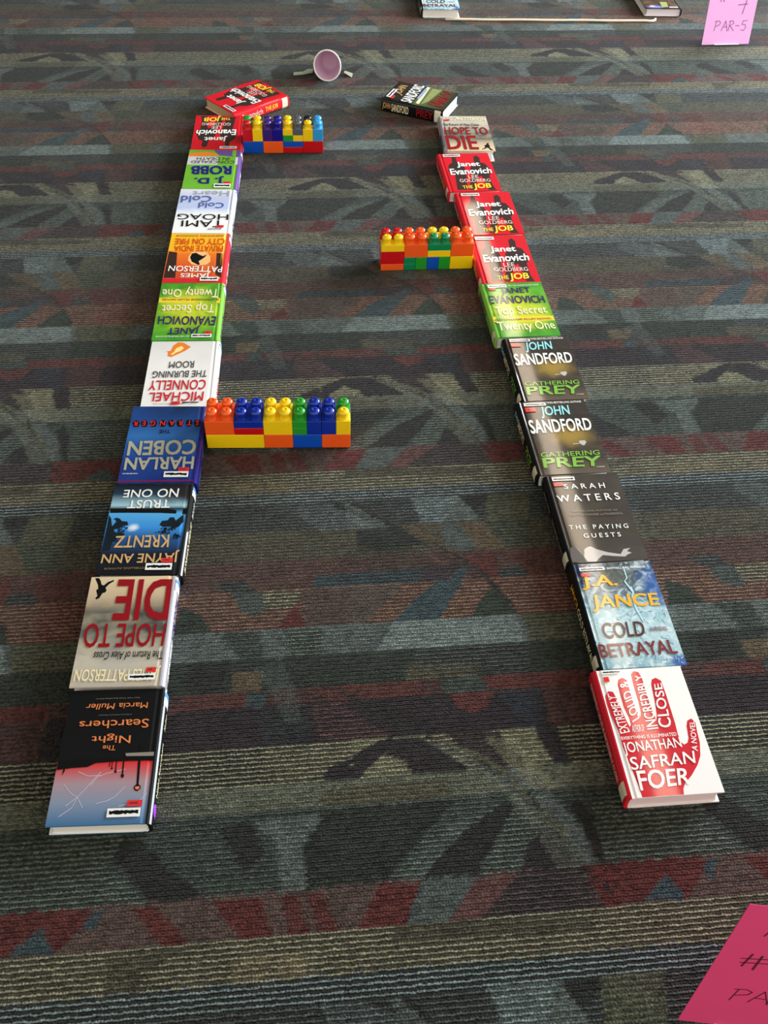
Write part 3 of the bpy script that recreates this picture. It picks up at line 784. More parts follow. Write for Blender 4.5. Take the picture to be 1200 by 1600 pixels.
# background print of each cover: ramp stops tail -> head, noise (colour, scale, amount), blobs, spine, spine text
ART = {
    'hand': dict(stops=[(0, (246, 243, 240)), (1, (246, 243, 240))], spine='hand_red', stext=[('EXTREMELY LOUD & INCREDIBLY CLOSE', 'rosewhite', .93, .16, .3)]),
    'lightning': dict(stops=[(0, (120, 165, 180)), (.3, (175, 205, 212)), (.5, (150, 190, 200)), (.7, (70, 100, 120)), (1, (40, 55, 80))],
                      noise=((225, 240, 245), 38, .8, 2.0), blobs=[(.5, .86, .35, .22, (88, 92, 84), .9), (1.0, .75, .3, .3, (40, 90, 165), .8), (.98, .03, .2, .1, (40, 75, 160), .9), (.0, .95, .25, .2, (35, 55, 85), .9)],
                      spine='black', stext=[('JANCE', 'amber', .84, .62, .5), ('COLD BETRAYAL', 'cream', .6, .12, .5)]),
    'dark_arm': dict(stops=[(0, (62, 58, 55)), (.3, (60, 52, 42)), (1, (58, 51, 46))], noise=((84, 74, 60), 16, .5), spine='black', stext=[('SARAH WATERS', 'dim', .88, .62, .22), ('THE PAYING GUESTS', 'dim', .55, .14, .25)]),
    'forest': dict(stops=[(0, (92, 82, 72)), (.2, (60, 52, 42)), (.6, (42, 36, 28)), (1, (56, 46, 40))], noise=((98, 84, 58), 30, .45), blobs=[(.62, .5, .42, .2, (165, 135, 60), .85)],
                   spine='black', stext=[('JOHN', 'cyan', .93, .82, .5), ('SANDFORD', 'cream', .8, .52, .6), ('PREY', 'lime', .42, .2, .7)]),
    'green': dict(stops=[(0, (75, 160, 45)), (.5, (130, 185, 45)), (1, (70, 160, 45))], noise=((40, 120, 35), 22, .6), blobs=[(.5, .45, .55, .5, (205, 212, 50), .85)],
                  spine='lime', stext=[('EVANOVICH', 'purple_letter', .9, .5, .5)]),
    'couple': dict(stops=[(0, (210, 22, 38)), (1, (214, 26, 42))], noise=((190, 20, 34), 15, .3), spine='red_band', stext=[('Evanovich', 'rosewhite', .88, .5, .5), ('THE JOB', 'yellow', .45, .22, .5)]),
    'clouds': dict(stops=[(0, (222, 196, 158)), (.2, (190, 168, 140)), (.34, (72, 76, 76)), (.48, (84, 86, 82)), (.62, (140, 136, 128)), (.8, (186, 180, 168)), (1, (182, 172, 160))], noise=((226, 206, 170), 16, .35),
                   band_noise=.22, stretch=(1, 2), spine='spine_grey', stext=[('JAMES PATTERSON', 'white', .92, .6, .5), ('HOPE TO DIE', 'purple_letter', .56, .2, .5)]),
    'lamps': dict(stops=[(0, (16, 16, 18)), (.555, (18, 18, 20)), (.565, (212, 46, 50)), (.63, (190, 96, 100)), (.71, (165, 140, 150)), (.84, (130, 142, 165)), (1, (62, 108, 150))], noise=((190, 185, 200), 26, .0),
                  spine='black', stext=[('Muller', 'cream', .3, .18, .35), ('Night Searchers', 'cream', .8, .4, .4)]),
    'lake': dict(stops=[(0, (24, 22, 26)), (.12, (34, 60, 84)), (.25, (160, 200, 215)), (.29, (30, 40, 48)), (.34, (84, 168, 225)), (.5, (58, 140, 215)), (.62, (40, 84, 140)), (.78, (26, 34, 48)), (1, (22, 22, 26))],
                 blobs=[(.66, .5, .1, .06, (235, 242, 245), .9), (.05, .12, .45, .16, (40, 34, 34), .9)], spine='black', stext=[('JAYNE ANN KRENTZ', 'cream', .93, .4, .55), ('TRUST NO ONE', 'white', .34, .18, .4)]),
    'blue': dict(stops=[(0, (24, 40, 74)), (.2, (28, 66, 125)), (.4, (52, 112, 180)), (.7, (34, 70, 160)), (1, (26, 42, 108))], noise=((40, 80, 160), 12, .5), spine='navy', stext=[('HARLAN COBEN', 'bluel', .95, .5, .6)]),
    'white': dict(stops=[(0, (222, 218, 216)), (.4, (240, 238, 236)), (1, (242, 240, 238))], noise=((212, 208, 208), 14, .3), spine='label_white', stext=[('CONNELLY', 'red_letter', .85, .5, .5)]),
    'fire': dict(stops=[(0, (248, 192, 30)), (.34, (248, 180, 40)), (.42, (236, 120, 40)), (.7, (215, 84, 36)), (1, (200, 70, 40))], noise=((250, 170, 60), 14, .4, .2), stretch=(3, .5), spine='red_band', stext=[('PATTERSON', 'rosewhite', .9, .5, .5)]),
    'snow': dict(stops=[(0, (225, 224, 236)), (.2, (190, 196, 226)), (.45, (186, 200, 234)), (.58, (240, 242, 246)), (1, (246, 246, 248))], band_noise=.12, spine='greyband', stext=[('HOAG', 'grey_letter', .85, .6, .5)]),
    'robb': dict(stops=[(0, (110, 178, 52)), (1, (112, 180, 55))], noise=((95, 160, 45), 18, .3), spine='purple_band', stext=[('J. D. ROBB', 'white', .85, .5, .5)]),
    'band': dict(stops=[(0, (40, 46, 34)), (.3, (84, 100, 60)), (.48, (100, 115, 70)), (.56, (30, 28, 27)), (1, (34, 31, 29))], noise=((60, 55, 40), 20, .4), spine='black',
                 stext=[('JOHN', 'gold_letter', .98, .85, .6), ('SANDFORD', 'cream', .83, .55, .6), ('PREY', 'blood', .42, .15, .6)]),
    'city': dict(stops=[(0, (34, 27, 26)), (.7, (60, 45, 34)), (1, (40, 30, 30))], noise=((120, 90, 60), 45, .6), blobs=[(.7, .93, .3, .08, (120, 130, 200), .9), (.78, .9, .1, .04, (245, 245, 250), .9)], spine='black', stext=[('A NOVEL', 'dim', .8, .5, .4)]),
}
COVERS['city'] = {'text': [], 'poly': [('pale_green', [(.3, .7), (.5, .7), (.52, .95), (.34, .93)])], 'label': [('scratched', (.05, .93, .32, .98))]}


# foliage on the lake cover and frost needles on the lightning cover
for cx, cy, sp in ((.86, .47, .07), (.80, .52, .06), (.93, .55, .06), (.88, .62, .06), (.14, .47, .06), (.22, .52, .06), (.28, .55, .04), (.10, .6, .05)):
    for k in range(26):
        x, y, a, r = rng.normal(cx, sp * .6), rng.normal(cy, sp * .45), rng.uniform(0, 6.28), rng.uniform(.008, .02)
        COVERS['lake']['poly'].append(('tree_dark', [(x + r * math.cos(a + t_), y + r * .7 * math.sin(a + t_)) for t_ in (0, 1.9, 4.0)]))
for k in range(150):
    x, y, a, r = rng.uniform(.03, .97), rng.uniform(.02, .62), rng.uniform(0, 6.28), rng.uniform(.03, .11)
    dx, dy = math.cos(a), math.sin(a) * .7
    COVERS['lightning']['poly'].insert(0, (('bolt', 'frost_dark')[k % 3 == 0], [(x - dy * .005, y + dx * .005), (x + dx * r, y + dy * r), (x + dy * .005, y - dx * .005)]))


def profile(w, t):
    outer = [(w, t), (.013, t), (.010, t - .0010), (.0075, t - .0011), (.005, t - .0003), (.0022, t - .0006), (-.0008, t - .0025), (-.0036, t * .84), (-.0044, t * .5),
             (-.0036, t * .16), (-.0008, .0025), (.0022, .0006), (.005, .0003), (.0075, .0011), (.010, .0010), (.013, 0), (w, 0)]
    inner = [(w, t - .0028), (.013, t - .0028), (.010, t - .0036), (.0075, t - .0036), (.005, t - .003), (.0035, t - .0035), (.0028, t - .005), (.002, t * .68), (.0018, t * .5),
             (.002, t * .32), (.0028, .005), (.0035, .0035), (.005, .003), (.0075, .0036), (.010, .0036), (.013, .0028), (w, .0028)]
    return outer, inner


def make_book(name, art, x, y, yaw, w, l, t, label, group, head_to_camera, pages='paper_white', spine_label='spine_cream', extra=()):
    """x, y centre of the footprint; local x from spine to fore edge, local y from tail to head"""
    rz = math.radians(yaw) + (math.pi if head_to_camera else 0)
    root = empty(name, (x - (w / 2) * math.cos(rz) + (l / 2) * math.sin(rz), y - (w / 2) * math.sin(rz) - (l / 2) * math.cos(rz), 0.0008), rz)
    tag(root, label, 'book', group)
    A, C = ART[art], COVERS[art]
    key = 'print_%s_%d_%d' % (art, round(w * 1000), round(l * 1000))
    if key not in _M:
        _M[key] = cover_material(key, w, l, A['stops'], A.get('noise'), A.get('blobs', ()), A.get('band_noise', 0), A.get('stretch', (1, 1)))
    outer, inner = profile(w, t)
    g = Geo()
    n = len(outer)
    for i in range(n - 1):
        (x0, z0), (x1, z1) = outer[i], outer[i + 1]
        mat = A['spine'] if 4 <= i <= 11 else key
        g.add([(x0, 0, z0), (x0, l, z0), (x1, l, z1), (x1, 0, z1)], [(0, 1, 2, 3)], mat)
        (a0_, c0), (a1_, c1) = inner[i], inner[i + 1]
        g.add([(a0_, 0, c0), (a0_, l, c0), (a1_, l, c1), (a1_, 0, c1)], [(3, 2, 1, 0)], 'label_white')
        for yy, fl in ((0, 0), (l, 1)):
            q = [(x0, yy, z0), (x1, yy, z1), (a1_, yy, c1), (a0_, yy, c0)]
            g.add(q, [(0, 1, 2, 3) if not fl else (3, 2, 1, 0)], A['spine'] if 4 <= i <= 11 else key)
    for k in (0, n - 1):
        (x0, z0), (a0_, c0) = outer[k], inner[k]
        g.add([(x0, 0, z0), (x0, l, z0), (a0_, l, c0), (a0_, 0, c0)], [(0, 1, 2, 3)], key)
    px = np.array([p[0] for p in outer[:7]][::-1]); pz = np.array([p[1] for p in outer[:7]][::-1])
    ztop = lambda xx: float(np.interp(xx, px, pz))
    sz = np.array([p[1] for p in outer[6:11]][::-1]); sx = np.array([p[0] for p in outer[6:11]][::-1])
    xsp = lambda zz: float(np.interp(zz, sz, sx))
    lift = 0.0
    def flat(uvs, faces, mat, dz):
        vs = []
        for u, v in uvs:
            xx = min(max(u, .03), .995) * w; yy = min(max(v, .002), .998) * l
            vs.append((xx, yy, max(ztop(xx), t - .0002) + dz))
        g.add(vs, faces, mat)
    for k, (col, pts) in enumerate(C['poly']):
        flat(pts, [tuple(range(len(pts)))], col, .00012 + min(.0006, .0000035 * k if len(C['poly']) > 40 else .00003 * k))
    for k, (s, q, col, bold) in enumerate(C['text']):
        v, f = text_geo(s, bold)
        n5 = len(v) // 5
        b0 = len(g.v)
        flat([bilerp(q, a, b) for a, b in v], f, col, .0008 + .00015 * (k % 2))
        for i in range(len(v)):
            p_ = g.v[b0 + i]
            g.v[b0 + i] = (p_[0], p_[1], p_[2] + .00002 * (i // n5))
    for s, col, y0, y1, frac in A['stext']:
        v, f = text_geo(s, .5)
        vs = []
        for i, (a, b) in enumerate(v):
            zz = t * (.5 + (b - .5) * frac)
            vs.append((xsp(zz) - .0012 - .00002 * (i // (len(v) // 5)), (y0 + (y1 - y0) * a) * l, zz))
        g.add(vs, f, col)
    g.link('dust_jacket', root)
    # page block, hollow fore edge
    p = Geo()
    ys = (.0035, l - .0035)
    m_ = 8
    ring = []
    for i in range(m_ + 1):
        zz = .0029 + (t - .0058) * i / m_
        ring.append((w - .005 - .0035 * math.sin(math.pi * i / m_), zz))
    ring += [(.014, t - .0029), (.004, t - .0054), (.004, .0054), (.014, .0029)]
    nn = len(ring)
    p.add([(a, ys[0], b) for a, b in ring] + [(a, ys[1], b) for a, b in ring],
          [tuple(range(nn)), tuple(range(2 * nn - 1, nn - 1, -1))] + [(i, nn + i, nn + (i + 1) % nn, (i + 1) % nn) for i in range(nn)], pages)
    p.link('page_block', root)
    # stickers
    for kind, (u0, v0, u1, v1) in C['label']:
        s = Geo()
        u0 = max(u0, .085); zb = t + .0016
        if kind == 'tag':
            s.box(u0 * w, v0 * l, zb - .0003, u1 * w, v1 * l, zb, 'label_red')
            s.add([(u0 * w + .006, (v0 + .3 * (v1 - v0)) * l, zb + .0001), (u1 * w - .004, (v0 + .35 * (v1 - v0)) * l, zb + .0001), (u1 * w - .002, (v0 + .6 * (v1 - v0)) * l, zb + .0001), (u0 * w + .007, (v0 + .62 * (v1 - v0)) * l, zb + .0001)], [(0, 1, 2, 3)], 'maroon_letter')
            o = s.link('red_sticker', root)
            continue
        if kind == 'black':
            zb += .0001
        else:
            s.box(u0 * w, v0 * l, zb - .0003, u1 * w, v1 * l, zb, 'label_white')
        xs = np.linspace(u0 + .06 * (u1 - u0), u1 - .06 * (u1 - u0), 15) * w
        lo = [(v0 + (v1 - v0) * (.22 + random.uniform(0, .14))) * l for _ in xs]
        hi = [(v0 + (v1 - v0) * (.74 - random.uniform(0, .16))) * l for _ in xs]
        vv = [(a, b, zb + .0001) for a, b in zip(xs, lo)] + [(a, b, zb + .0001) for a, b in zip(xs, hi)]
        s.add(vv, [(i, i + 1, 16 + i, 15 + i) for i in range(14)], 'black')
        s.link('barcode_sticker', root)
    if spine_label:
        s = Geo()
        zs = np.linspace(.0012, t - .0012, 7)
        vv = [(xsp(z_) - .0005, yy, z_) for yy in (.03 * l, .13 * l) for z_ in zs]
        s.add(vv, [(i, i + 1, 8 + i, 7 + i) for i in range(6)], spine_label)
        if spine_label != 'spine_cream':
            vb = [(a - .0002, .03 * l + (b - .03 * l) * .35, c_) for a, b, c_ in vv]
            s.add(vb, [(i, i + 1, 8 + i, 7 + i) for i in range(6)], 'label_blue')
        s.link('spine_label', root)
    if 'dot' in extra:
        s = Geo()
        vv = [(xsp(t * .5 + t * .3 * math.sin(a)) - .0008, l * .89 + .011 * math.cos(a), t * .5 + t * .36 * math.sin(a)) for a in np.linspace(0, 2 * math.pi, 18)[:-1]]
        s.add(vv, [tuple(range(17))], 'violet_dot')
        s.link('round_sticker', root)
    return root


GL, GR = 'library books in the left border row', 'library books in the right border row'
BOOKS = [
    # name art x y yaw w l t group label head_to_camera pages
    ('lamps', -.426, .780, 4.7, .155, .242, .030, GL, True, 'hardcover with black top, pink to blue sky and street lamps, nearest left'),
    ('clouds', -.450, 1.024, 4.5, .155, .241, .034, GL, True, 'cloudy grey hardcover with big dark red letters in the left row'),
    ('lake', -.461, 1.268, 3.6, .156, .239, .034, GL, True, 'hardcover with bright blue lake, dark trees and gold letters in the left row'),
    ('blue', -.473, 1.508, 3.9, .156, .238, .036, GL, True, 'blue hardcover with silvery letters touching the near toy brick row'),
    ('white', -.477, 1.749, 4.8, .157, .238, .033, GL, True, 'white hardcover with red and grey letters behind the blue one in the left row'),
    ('green', -.500, 1.990, 4.8, .156, .240, .034, GL, True, 'green and yellow hardcover, upside down, in the left row'),
    ('fire', -.520, 2.230, 4.1, .155, .237, .033, GL, True, 'orange and yellow hardcover with red lower band in the left row'),
    ('snow', -.537, 2.469, 3.9, .155, .238, .034, GL, True, 'pale white and light blue hardcover with thin black letters in the left row'),
    ('robb', -.552, 2.709, 4.0, .155, .238, .034, GL, True, 'green hardcover with chunky navy letters and purple band in the left row'),
    ('couple', -.570, 2.949, 5.0, .153, .236, .032, GL, True, 'red hardcover with white letters, upside down, touching the far toy brick row'),
    ('hand', .467, .866, 6.8, .155, .240, .034, GR, False, 'white hardcover with large red hand print, nearest in the right row'),
    ('lightning', .452, 1.108, 6.7, .155, .240, .034, GR, False, 'icy blue lightning hardcover with yellow letters behind the red hand cover'),
    ('dark_arm', .422, 1.349, 7.1, .154, .238, .034, GR, False, 'dark brown hardcover with a pale outstretched arm in the right row'),
    ('forest', .380, 1.586, 7.5, .154, .234, .034, GR, False, 'dark hardcover with green title, nearer of the two identical ones in the right row'),
    ('forest', .362, 1.823, 7.6, .154, .234, .034, GR, False, 'dark hardcover with green title, farther of two alike, beside the yellow-green book'),
    ('green', .318, 2.057, 7.6, .158, .230, .034, GR, False, 'yellow-green hardcover with purple letters, right way up, in the right row'),
    ('couple', .292, 2.289, 7.2, .153, .230, .032, GR, False, 'red hardcover beside the right end of the middle toy brick row'),
    ('couple', .262, 2.522, 7.6, .158, .232, .034, GR, False, 'red hardcover in the right row between two other red ones'),
    ('couple', .212, 2.757, 8.0, .156, .233, .034, GR, False, 'red hardcover in the right row next to the cloudy grey book'),
    ('clouds', .212, 3.008, 5.0, .153, .240, .036, GR, False, 'cloudy cream and grey hardcover with red letters at the far end of the right row'),
]
for art, x, y, yaw, w, l, t, grp, htc, lab in BOOKS:
    make_book('hardcover_book', art, x, y, yaw, w, l, t, lab, grp, htc,
              'paper_white', 'spine_cream' if not htc else 'label_white', ('dot',) if art == 'lamps' else ())
# the two turned books that narrow the end, and the two of the next course
def book_by_head(art, spine_head, spine_tail, w, t, label, group, pages='paper_white'):
    a, b = Vector(spine_head), Vector(spine_tail)
    l = (a - b).length
    up_ = (a - b) / l
    rgt = Vector((up_.y, -up_.x))
    c = b + up_ * l / 2 + rgt * w / 2
    yaw = math.degrees(math.atan2(rgt.y, rgt.x))
    make_book('hardcover_book', art, c.x, c.y, yaw, w, l, t, label, group, False, pages)


GE = 'slanted library books at the far end'
book_by_head('couple', (-.536, 3.070), (-.377, 3.225), .165, .036, 'red hardcover lying at an angle behind the far toy brick row', GE, 'paper_tan')
book_by_head('band', (-.064, 3.222), (.138, 3.143), .152, .042, 'thick dark hardcover with pale band lying at an angle before the right row', GE)
GF = 'library books of the next course'
make_book('hardcover_book', 'lightning', .133, 4.190, 4.5, .150, .235, .034, 'pale blue hardcover cut by the upper photo edge, left of the cream cord', GF, False)
make_book('hardcover_book', 'city', 1.028, 4.305, 4.5, .145, .235, .032, 'dark hardcover with blue picture at the upper photo edge, right of the cord', GF, True, 'paper_white', None)

# ------------------------------------------------------------------ toy bricks
PITCHB, HALF = .0309, .0188
BC = {'orange': (244, 92, 30), 'yellow': (246, 206, 16), 'red': (196, 14, 24), 'blue': (8, 78, 190), 'royal blue': (4, 44, 158),
      'green': (34, 150, 44), 'teal green': (4, 132, 84), 'purple': (58, 26, 120), 'indigo': (20, 10, 140), 'dark grey': (84, 90, 104),
      'black': (18, 18, 20), 'light blue': (50, 156, 226)}
for k, v in BC.items():
    simple('plastic_' + k.replace(' ', '_'), v, .28, .5, .25, .03, 30)


def body_geo(nx, ny, nh, mat):
    g = Geo()
    X, Y, Z_ = nx * PITCHB - .0004, ny * PITCHB - .0004, nh * HALF - .0001
    x0 = y0 = .0002
    b = .0009
    # bevelled box: three stacked rings
    def ring(i, z):
        return [(x0 + i + b, y0 + i, z), (X - i - b, y0 + i, z), (X - i, y0 + i + b, z), (X - i, Y - i - b, z),
                (X - i - b, Y - i, z), (x0 + i + b, Y - i, z), (x0 + i, Y - i - b, z), (x0 + i, y0 + i + b, z)]
    rings = [ring(.0005, 0), ring(0, .0006), ring(0, Z_ - b), ring(b * .4, Z_ - b * .3), ring(b, Z_)]
    v = [p for r in rings for p in r]
    f = [tuple(range(7, -1, -1)), tuple(range(32, 40))]
    for k in range(4):
        for i in range(8):
            j = (i + 1) % 8
            f.append((k * 8 + i, k * 8 + j, k * 8 + 8 + j, k * 8 + 8 + i))
    g.add(v, f, mat)
    return g


def stud_geo(mat):
    prof = [(.0120, 0), (.0114, .0015), (.0111, .0095), (.0116, .0112), (.0123, .0132), (.0124, .0150), (.0119, .0172), (.0105, .0192), (.0082, .0206), (.0056, .0214),
            (.0044, .0216), (.0038, .0215), (.0033, .0209), (.0, .0209)]
    g = Geo()
    n = 28
    v = [(r * math.cos(2 * math.pi * i / n), r * math.sin(2 * math.pi * i / n), z) for r, z in prof for i in range(n)]
    f = [(k * n + i, k * n + (i + 1) % n, (k + 1) * n + (i + 1) % n, (k + 1) * n + i) for k in range(len(prof) - 1) for i in range(n)]
    g.add(v, f, mat)
    return g


_S = {}


def brick(origin, yaw, ix, iy, nx, ny, z, nh, color, label, group, studs):
    mat = 'plastic_' + color.replace(' ', '_')
    c, s = math.cos(yaw), math.sin(yaw)
    lx, ly = ix * PITCHB, iy * PITCHB
    root = empty('toy_brick', (origin[0] + lx * c - ly * s, origin[1] + lx * s + ly * c, z * HALF + .0012), yaw)
    tag(root, label, 'toy brick', group)
    body_geo(nx, ny, nh, mat).link('body', root)
    if studs:
        if mat not in _S:
            _S[mat] = stud_geo(mat).link('stud', root, True)
            first = True
        else:
            first = False
        for i in range(nx):
            for j in range(ny):
                if first:
                    o = _S[mat]; first = False
                else:
                    o = _S[mat].copy(); COL.objects.link(o); o.parent = root
                o.location = ((i + .5) * PITCHB, (j + .5) * PITCHB, nh * HALF - .0003)


NEAR = 'toy bricks of the near row beside the left books'
MID = 'toy bricks of the middle row beside the right books'
FAR = 'toy bricks of the far row beside the left books'
oA, yA = (-.387, 1.536), math.radians(3.9)
oB, yB = (-.036, 2.255), math.radians(6.9)
oC, yC = (-.483, 2.882), math.radians(5.5)
ROWS = [
    (oA, yA, NEAR, [
        (0, 0, 4, 2, 0, 2, 'yellow', 'long yellow bottom brick at the left end of the near row', 0),
        (0, 0, 2, 2, 2, 2, 'orange', 'orange four-stud brick on top at the left end of the near row', 1),
        (2, 0, 2, 2, 2, 1, 'red', 'flat red brick sandwiched between blue and yellow in the near row', 0),
        (2, 0, 2, 2, 3, 1, 'royal blue', 'flat blue four-stud brick on the red one in the near row', 1),
        (4, 0, 2, 2, 0, 2, 'orange', 'orange bottom brick under the yellow four-stud one in the near row', 0),
        (4, 0, 2, 2, 2, 2, 'yellow', 'yellow four-stud brick on top in the middle of the near row', 1),
        (6, 0, 2, 2, 0, 2, 'blue', 'blue bottom brick under the green and blue ones in the near row', 0),
        (6, 0, 1, 2, 2, 1, 'green', 'lower flat green brick on the blue bottom brick in the near row', 0),
        (6, 0, 1, 2, 3, 1, 'green', 'upper flat green two-stud brick in the near row', 1),
        (7, 0, 1, 2, 2, 2, 'royal blue', 'narrow dark blue two-stud brick directly right of the green ones, near row', 1),
        (8, 0, 2, 2, 0, 2, 'orange', 'orange bottom brick at the right end of the near row', 0),
        (8, 0, 1, 2, 2, 2, 'royal blue', 'narrow dark blue two-stud brick directly left of the single yellow one, near row', 1),
        (9, 0, 1, 1, 2, 2, 'yellow', 'single-stud yellow brick at the right front corner of the near row', 1),
        (9, 1, 1, 1, 2, 2, 'green', 'single-stud green brick at the right back corner of the near row', 1)]),
    (oB, yB, MID, [
        (0, 0, 2, 2, 0, 1, 'orange', 'flat orange bottom brick at the left end of the middle row', 0),
        (0, 0, 2, 2, 1, 2, 'red', 'dark red brick on the flat orange one at the left end of the middle row', 0),
        (0, 0, 2, 1, 3, 1, 'yellow', 'flat yellow front brick on top at the left end of the middle row', 1),
        (0, 1, 2, 1, 3, 1, 'red', 'flat red back brick on top at the left end of the middle row', 1),
        (2, 0, 1, 2, 0, 1, 'teal green', 'lowest flat teal green brick in the middle row', 0),
        (2, 0, 1, 2, 1, 1, 'teal green', 'flat teal green brick on the lowest teal one in the middle row', 0),
        (3, 0, 1, 2, 0, 2, 'green', 'narrow green bottom brick beside the teal ones in the middle row', 0),
        (2, 0, 2, 2, 2, 2, 'orange', 'orange four-stud brick on the green ones, middle row', 1),
        (4, 0, 1, 2, 0, 2, 'blue', 'narrow blue bottom brick in the middle row', 0),
        (5, 0, 1, 2, 0, 2, 'green', 'narrow green bottom brick beside the blue one in the middle row', 0),
        (4, 0, 2, 2, 2, 1, 'yellow', 'flat yellow brick between teal top and blue bottom in the middle row', 0),
        (4, 0, 2, 1, 3, 1, 'teal green', 'flat teal green two-stud front brick on top of the middle row', 1),
        (4, 1, 2, 1, 3, 1, 'yellow', 'flat yellow two-stud brick behind the teal one, middle row', 1),
        (6, 0, 2, 2, 0, 2, 'yellow', 'yellow bottom brick at the right end of the middle row', 0),
        (6, 0, 2, 2, 2, 2, 'orange', 'orange four-stud brick on the yellow one beside the red book', 1)]),
    (oC, yC, FAR, [
        (0, 0, 2, 2, 0, 2, 'blue', 'blue bottom brick at the left end of the far row', 0),
        (0, 0, 1, 1, 2, 2, 'red', 'single-stud red brick at the left front corner of the far row', 1),
        (0, 1, 1, 1, 2, 2, 'green', 'single-stud green brick at the left back corner of the far row', 1),
        (1, 0, 1, 2, 2, 2, 'yellow', 'narrow yellow two-stud brick between red and purple in the far row', 1),
        (2, 0, 2, 2, 0, 2, 'orange', 'orange bottom brick under purple and indigo in the far row', 0),
        (2, 0, 1, 2, 2, 2, 'purple', 'narrow purple two-stud brick in the far row', 1),
        (3, 0, 1, 2, 2, 2, 'indigo', 'narrow indigo two-stud brick beside the purple one in the far row', 1),
        (4, 0, 2, 2, 0, 1, 'red', 'flat red bottom brick under the flat blue one in the far row', 0),
        (4, 0, 2, 2, 1, 1, 'blue', 'flat blue brick on the flat red one in the far row', 0),
        (4, 0, 1, 2, 2, 1, 'green', 'flat green brick under flat yellow in the far row', 0),
        (4, 0, 1, 2, 3, 1, 'yellow', 'flat yellow two-stud brick beside the grey one in the far row', 1),
        (5, 0, 1, 2, 2, 1, 'yellow', 'flat yellow brick under the grey one in the far row', 0),
        (5, 0, 1, 2, 3, 1, 'dark grey', 'flat grey two-stud brick on top of the far row', 1),
        (6, 0, 2, 2, 0, 2, 'red', 'red bottom brick at the right end of the far row', 0),
        (6, 0, 1, 1, 2, 2, 'yellow', 'single-stud yellow brick in front of the black one in the far row', 1),
        (6, 1, 1, 1, 2, 2, 'black', 'single-stud black brick behind a yellow one in the far row', 1),
        (7, 0, 1, 2, 2, 2, 'light blue', 'light blue two-stud brick at the right end of the far row', 1)]),
]
for org, yw, grp, items in ROWS:
    for ix, iy, nx, ny, z, nh, colr, lab, st in items:
        brick(org, yw, ix, iy, nx, ny, z, nh, colr, lab, grp, st)

# ------------------------------------------------------------------ cup lying on its side
simple('cup_red', (205, 30, 36), .35, .5)
simple('cup_inside', (214, 178, 206), .45, .4)
simple('cup_rim', (248, 246, 248), .3, .5)
simple('clear_tape', (160, 168, 150), .25, .6)


def cup():
    Lc, R1, R0 = .092, .0478, .0305
    al = math.atan((R1 - R0) / Lc)
    root = empty('plastic_cup', (-.262, 3.444, 0.0), math.radians(-3))
    tag(root, 'red plastic cup with pale inside lying on its side, mouth to the camera', 'cup')
    sx_, sz_ = .97, 1.03
    n = 56
    def pt(a, r, d):
        # d = distance from mouth along the axis (away), axis drops towards the base
        x = r * math.cos(a) * sx_
        z = r * math.sin(a) * sz_
        y = d
        ca_, sa_ = math.cos(al), math.sin(al)
        return (x, y * ca_ + z * sa_, R1 * sz_ + .003 - y * sa_ + z * ca_ - (0))
    def lathe(prof, mat, name):
        g = Geo()
        v = [pt(2 * math.pi * i / n, r, d) for r, d in prof for i in range(n)]
        f = [(k * n + i, k * n + (i + 1) % n, (k + 1) * n + (i + 1) % n, (k + 1) * n + i) for k in range(len(prof) - 1) for i in range(n)]
        g.add(v, f, mat)
        return g.link(name, root, True)
    rr = lambda d: R1 + (R0 - R1) * d / Lc
    lathe([(rr(d), d) for d in (.002, .03, .06, .085)] + [(R0, Lc), (R0 - .003, Lc), (R0 - .004, Lc - .003), (0, Lc - .003)], 'cup_red', 'outer_wall')
    lathe([(rr(d) - .0012, d) for d in (.001, .03, .06, Lc - .010)] + [(R0 - .004, Lc - .006), (R0 * .5, Lc - .006), (0, Lc - .006)], 'cup_inside', 'inner_wall')
    rim = [(R1 + .0024 * math.cos(t_), .001 + .0026 * math.sin(t_)) for t_ in np.linspace(0, 2 * math.pi, 10)]
    lathe(rim, 'cup_rim', 'rim')


cup()


def flake(name, pts, label):
    g = Geo()
    n = len(pts)
    g.add([(x, y, z) for x, y, z in pts] + [(x, y, z - .0006) for x, y, z in pts],
          [tuple(range(n)), tuple(range(2 * n - 1, n - 1, -1))] + [(i, n + i, n + (i + 1) % n, (i + 1) % n) for i in range(n)], 'clear_tape')
    return tag(g.link(name), label, 'tape', 'tape pieces holding the cup')


flake('tape_piece', [(-.385, 3.475, .0016), (-.352, 3.478, .004), (-.318, 3.489, .008), (-.318, 3.516, .010), (-.337, 3.520, .007), (-.352, 3.505, .004), (-.386, 3.500, .0016)], 'long crumpled strip of clear tape on the left of the cup')
flake('tape_piece', [(-.207, 3.500, .008), (-.178, 3.478, .0015), (-.176, 3.507, .004), (-.205, 3.512, .010)], 'small clear tape piece on the right of the cup')

# ------------------------------------------------------------------ cream cord
simple('cord_cream', (236, 222, 196), .7, .3)


def tube(name, pts, r, mat):
    g = Geo()
    P = [Vector(p) for p in pts]
    n = 8
    v = []
    for i, p in enumerate(P):
        d = (P[min(i + 1, len(P) - 1)] - P[max(i - 1, 0)]).normalized()
        a = d.cross(Vector((0, 0, 1))).normalized()
        b = a.cross(d)
        for k in range(n):
            t_ = 2 * math.pi * k / n
            v.append(p + (a * math.cos(t_) + b * math.sin(t_)) * r)
    f = [(i * n + k, i * n + (k + 1) % n, (i + 1) * n + (k + 1) % n, (i + 1) * n + k) for i in range(len(P) - 1) for k in range(n)]
    f += [tuple(range(n - 1, -1, -1)), tuple(range(len(P) * n - n, len(P) * n))]
    g.add(v, f, mat)
    return g.link(name, None, True)


